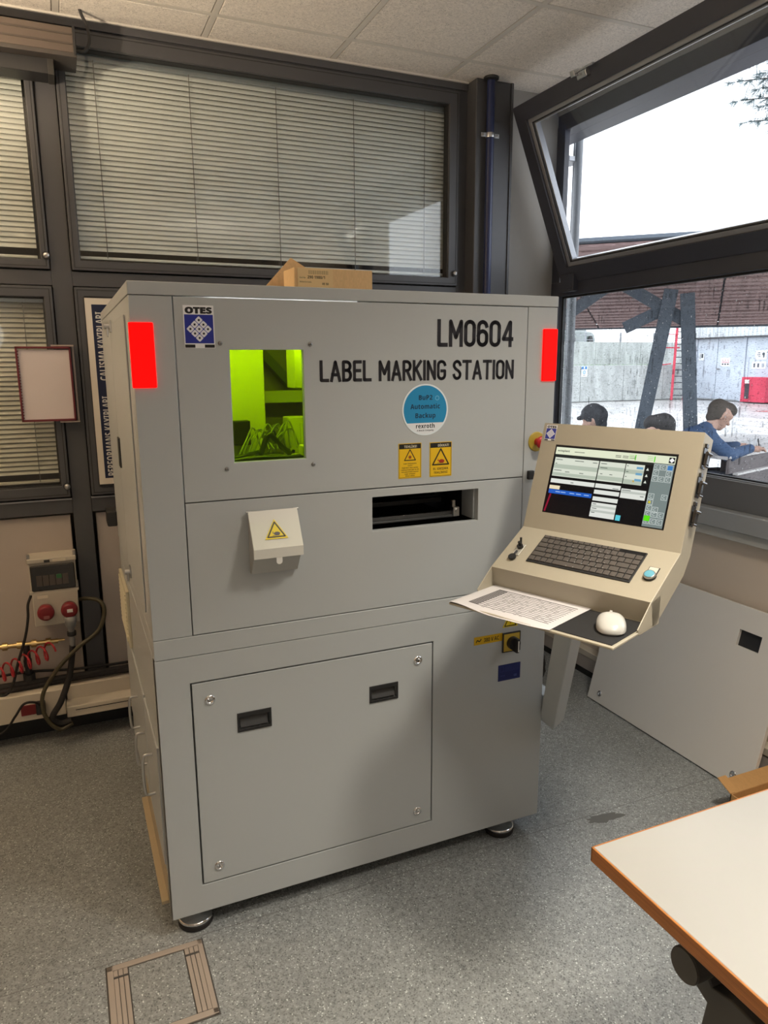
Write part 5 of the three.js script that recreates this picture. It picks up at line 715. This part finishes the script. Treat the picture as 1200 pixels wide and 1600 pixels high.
function person(label, hip, F, o) {
  const t = thing('person', label, 'person', [hip[0], -0.02, hip[2]]), S = [-F[2], 0, F[0]], Y0 = hip[1] + 0.02;      // S: the person's right
  const q = (f, u, s) => [F[0] * f + S[0] * s, Y0 + u, F[2] * f + S[2] * s];
  const L = o.lean, neck = q(0.05 + L * 0.5, 0.5 - L * 0.12, 0), chest = q(L * 0.36, 0.36 - L * 0.05, 0), hc = q(0.08 + L * 0.62 + o.headF, 0.655 - L * 0.14, 0), pit = o.pitch, hq = (f, u, s) => { const cf = Math.cos(pit), sf = Math.sin(pit), ff = f * cf + u * sf, uu = u * cf - f * sf; return [hc[0] + F[0] * ff + S[0] * s, hc[1] + uu, hc[2] + F[2] * ff + S[2] * s]; };
  const sh = [1, -1].map((s) => q(L * 0.46, 0.45 - L * 0.1, s * 0.17)), el = [1, -1].map((s) => q(L * 0.5 + 0.16, o.elbow, s * 0.24)), wr = [q(L * 0.5 + 0.40, o.wrist, 0.1), q(L * 0.5 + 0.38, o.wrist, -0.14)];
  const skin = [[neck, hq(-0.03, -0.06, 0), 0.055, 0.055], [hq(-0.02, 0.025, 0), hq(0.01, 0.03, 0), 0.088, 0.082], [hq(0.03, -0.03, 0), hq(0.05, -0.09, 0), 0.062, 0.036], [hq(0.085, 0.0, 0), hq(0.108, -0.03, 0), 0.011, 0.014], [hq(0.082, -0.065, -0.018), hq(0.082, -0.065, 0.018), 0.012, 0.012], [hq(0.07, 0.03, -0.035), hq(0.07, 0.03, 0.035), 0.022, 0.022], [hq(-0.01, 0.015, 0.084), hq(-0.015, -0.03, 0.08), 0.016, 0.011], [hq(-0.01, 0.015, -0.084), hq(-0.015, -0.03, -0.08), 0.016, 0.011]];
  const legs = [1, -1].flatMap((s) => { const kn = q(0.43, 0.02, s * 0.12), an = q(0.4, -Y0 + 0.09, s * 0.13); return [[q(0, 0, s * 0.09), kn, 0.095, 0.062], [kn, an, 0.058, 0.04], [an, q(0.55, -Y0 + 0.035, s * 0.14), 0.04, 0.032]]; });
  const torso = [[q(0, 0.02, -0.08), q(0, 0.02, 0.08), 0.13, 0.13], [q(0, 0.05, 0), chest, 0.14, 0.15], [q(L * 0.38, 0.36, -0.09), q(L * 0.38, 0.36, 0.09), 0.12, 0.12], [chest, q(0.03 + L * 0.46, 0.46 - L * 0.1, 0), 0.14, 0.075], ...sh.map((p) => [p, q(L * 0.46, 0.45 - L * 0.1, 0), 0.075, 0.08])];
  const arms = [0, 1].flatMap((i) => [[sh[i], el[i], 0.06, 0.046], [el[i], wr[i], 0.046, 0.03]]);
  const hands = wr.map((w, i) => { const hf = (f, u, s) => [w[0] + F[0] * f + S[0] * s, w[1] + u, w[2] + F[2] * f + S[2] * s], b = [[hf(0, 0, 0), hf(0.075, -0.004, 0), 0.026, 0.03]]; [-0.028, -0.0095, 0.0095, 0.028].forEach((s, k) => { const l = [0.8, 0.95, 1, 0.88][k]; b.push([hf(0.075, 0, s), hf(0.075 + 0.04 * l, 0.004, s * 1.05), 0.0095, 0.009], [hf(0.075 + 0.04 * l, 0.004, s * 1.05), hf(0.075 + 0.066 * l, -0.022, s), 0.009, 0.0075]); }); b.push([hf(0.02, 0, i ? 0.025 : -0.025), hf(0.06, -0.012, i ? 0.05 : -0.05), 0.012, 0.0105], [hf(0.06, -0.012, i ? 0.05 : -0.05), hf(0.09, -0.014, i ? 0.036 : -0.036), 0.01, 0.0085]); return b; });
  const body = merged([fieldGeo([...torso, ...arms, ...legs].map(([a, b, r, s2]) => [a, b, r - 0.012, s2 - 0.01]).concat([skin[0]]), 0.016), fieldGeo(skin, 0.007, 0.022), ...hands.map((h) => fieldGeo(h, 0.004, 0.008))]);
  mesh(t, 'body', body, std(lin(0.5, 0.31, 0.235), 0.55));
  mesh(t, 'jacket', fieldGeo([...torso.map((b) => [b[0], b[1], b[2] + 0.008, b[3] + 0.008]), ...arms.map(([a, b, r, s2]) => [a, b, r + 0.012, s2 + 0.012]), [neck, q(0.05 + L * 0.46, 0.5 - L * 0.1, 0), 0.07, 0.085]], 0.013, 0.03), std(o.jacket, 0.8));
  mesh(t, 'trousers', fieldGeo([[q(0, 0, -0.08), q(0, 0, 0.08), 0.128, 0.128], ...legs.filter((_, i) => i % 3 < 2).map(([a, b, r, s2]) => [a, b, r + 0.008, s2 + 0.012])], 0.016, 0.03), std(lin(0.03, 0.035, 0.05), 0.85));
  mesh(t, 'shoe', fieldGeo(legs.filter((_, i) => i % 3 === 2).map(([a, b]) => [a, b, 0.05, 0.042]), 0.012, 0.01), M.black);
  const hr = [[hq(-0.045, 0.05, -0.02), hq(0.03, 0.075, 0), 0.088, 0.07], [hq(-0.05, 0.02, 0), hq(-0.055, -0.045, 0), 0.085, 0.06], [hq(0.02, 0.09, -0.03), hq(0.065, 0.085, 0.03), 0.034, 0.03], [hq(-0.04, 0.02, 0.06), hq(-0.03, -0.02, 0.07), 0.035, 0.024], [hq(-0.04, 0.02, -0.06), hq(-0.03, -0.02, -0.07), 0.035, 0.024]]; if (o.long) hr.push([hq(-0.06, -0.02, 0), hq(-0.06, -0.13, 0), 0.085, 0.07]);
  mesh(t, 'hair', fieldGeo(hr, 0.007, 0.03), std(o.hair, 0.75));
  if (o.glasses) mesh(t, 'glasses', merged([...[-0.034, 0.034].map((s) => new THREE.TorusGeometry(0.022, 0.0022, 6, 20).applyMatrix4(new THREE.Matrix4().makeBasis(V(S), V([0, 1, 0]), V(F)).setPosition(V(hq(0.098, 0.012, s))))), tube([hq(0.097, 0.016, -0.057), hq(0.03, 0.018, -0.094), hq(-0.02, 0.014, -0.096)], 0.0022, 10, 5), tube([hq(0.097, 0.016, 0.057), hq(0.03, 0.018, 0.094), hq(-0.02, 0.014, 0.096)], 0.0022, 10, 5), beam(hq(0.1, 0.014, -0.012), hq(0.1, 0.014, 0.012), 0.003, 0.003)]), M.black);
  if (o.cap) mesh(t, 'cap', fieldGeo([[hq(-0.01, 0.06, 0), hq(0.0, 0.06, 0), 0.102, 0.1], [hq(0.07, 0.055, -0.03), hq(0.13, 0.05, 0), 0.03, 0.014], [hq(0.07, 0.055, 0.03), hq(0.13, 0.05, 0), 0.03, 0.014]], 0.007, 0.02), std(o.hair, 0.8));
  if (o.pen) { const h = wr[0], a = [h[0] + F[0] * 0.1 + S[0] * -0.02, h[1] - 0.03, h[2] + F[2] * 0.1 + S[2] * -0.02], b = [h[0] + F[0] * 0.07 - S[0] * 0.01, h[1] + 0.09, h[2] + F[2] * 0.07 - S[2] * 0.01]; const pn = thing('pen', 'dark pen held upright in the hand of the man in the blue jacket', 'pen', [hip[0], -0.02, hip[2]]); mesh(pn, 'barrel', tube([a, b], 0.0055, 4, 8), M.black); mesh(pn, 'tip', tube([a, [a[0] + (a[0] - b[0]) * 0.1, a[1] + (a[1] - b[1]) * 0.1, a[2] + (a[2] - b[2]) * 0.1]], 0.003, 2, 8), M.steel); }
  return t;
}
person('man with short brown hair in a blue jacket bending over the picnic table to write', [5.08, 0.5, -3.26], [0.9, 0, 0.436], { lean: 0.42, headF: 0.02, pitch: 0.55, elbow: 0.26, wrist: 0.3, jacket: lin(0.045, 0.085, 0.17), hair: lin(0.075, 0.062, 0.05), pen: true });
person('dark haired person with glasses facing left, seen just above the console top', [4.46, 0.42, -2.5], [-0.7, 0, -0.71], { lean: 0.3, headF: 0, pitch: 0.35, elbow: 0.22, wrist: 0.26, jacket: lin(0.04, 0.045, 0.06), hair: lin(0.03, 0.027, 0.027), glasses: true });
person('person in a dark cap sitting left of the leaning timber post', [4.56, 0.42, -3.53], [-0.72, 0, -0.69], { lean: 0.2, headF: 0, pitch: 0.25, elbow: 0.2, wrist: 0.26, jacket: lin(0.035, 0.04, 0.05), hair: lin(0.03, 0.032, 0.038), cap: true });
for (const [x, y, z, l] of [[5.08, 0.37, -3.26, 'round stool under the man in the blue jacket'], [4.46, 0.29, -2.5, 'round stool under the person with glasses'], [4.56, 0.29, -3.53, 'round stool under the person in the dark cap']]) { const s = thing('stool', l, 'stool', [x, -0.02, z]); mesh(s, 'seat', cyl(0.17, 0.03, 28), M.frameDark, [0, y, 0]); mesh(s, 'stem', merged([cyl(0.025, y, 16).translate(0, y / 2, 0), cyl(0.16, 0.02, 28).translate(0, 0.01, 0)]), M.frameDark); }
{ // pine at the upper right of the window
  const t = thing('pine_tree', 'pine tree with drooping needle branches at the top right of the window', 'tree', [9.75, -0.02, -5.15]), bark = std(lin(0.08, 0.06, 0.05), 0.9), needle = std(lin(0.2, 0.27, 0.28), 0.8);
  mesh(t, 'trunk', lathe([[0, 0], [0.22, 0], [0.17, 2.5], [0.12, 5.5], [0.03, 8.4], [0, 8.4]], 18), bark); const tri = [];
  const spray = (p, dir, len) => { for (let i = 0; i < 70; i++) { const u = rnd() ** 0.7, a = rnd() * 6.28, e = V([Math.cos(a), 1.6 * rnd() - 0.85, Math.sin(a)]).multiplyScalar(0.75).add(dir.clone().multiplyScalar(0.9)).normalize(), b = p.clone().addScaledVector(dir, len * u), tip = b.clone().addScaledVector(e, 0.2 + 0.1 * rnd()), w = new THREE.Vector3().crossVectors(e, V([0.3, 1, 0.2])).normalize().multiplyScalar(0.003); tri.push(b.x - w.x, b.y - w.y, b.z - w.z, b.x + w.x, b.y + w.y, b.z + w.z, tip.x, tip.y, tip.z); } };
  const tips = [[8.76, 5.58, -6.17], [8.68, 5.34, -6.24], [8.74, 5.1, -6.2], [8.84, 4.82, -6.12], [8.97, 5.42, -5.98], [8.97, 5.0, -5.96], [9.0, 5.68, -5.96], [8.92, 5.22, -6.02]].map(([x, y, z]) => [x - 9.75, y + 0.02, z + 5.15]);
  for (let k = 0; k < 34; k++) { const a = k * 2.399 + 0.4, L = 1.3 * (1 - k / 70), y = 4.0 + k * 0.13; if (Math.cos(a) < -0.15 && Math.sin(a) < -0.15) continue; tips.push([L * Math.cos(a), y, L * Math.sin(a)]); }
  for (const tp of tips) {
    const p1 = V(tp), p0 = V([0, tp[1] + 0.25, 0]), d = p1.clone().sub(p0).setY(-0.12).normalize(), mid = p0.clone().lerp(p1, 0.55).add(V([0, -0.1, 0]));
    mesh(t, 'branch', tube([p0.toArray(), mid.toArray(), p1.toArray()], 0.008, 10, 6), bark);
    for (let j = 0; j < 9; j++) { const u = 0.45 + 0.55 * j / 8, b = u > 0.55 ? mid.clone().lerp(p1, (u - 0.55) / 0.45) : p0.clone().lerp(mid, u / 0.55); spray(b, d.clone().applyAxisAngle(V([0, 1, 0]), j === 8 ? 0 : (j % 2 ? 0.7 : -0.7)), 0.1); }
  }
  const g = new THREE.BufferGeometry(); g.setAttribute('position', new THREE.Float32BufferAttribute(tri, 3)); g.computeVertexNormals(); mesh(t, 'needles', g, needle).userData.kind = 'stuff';
}
scene.traverse((o) => { if (o.isMesh) o.castShadow = o.receiveShadow = true; if (o.isLight) o.castShadow = !o.isRectAreaLight; delete o.userData.loc; });
renderer.render(scene, camera);
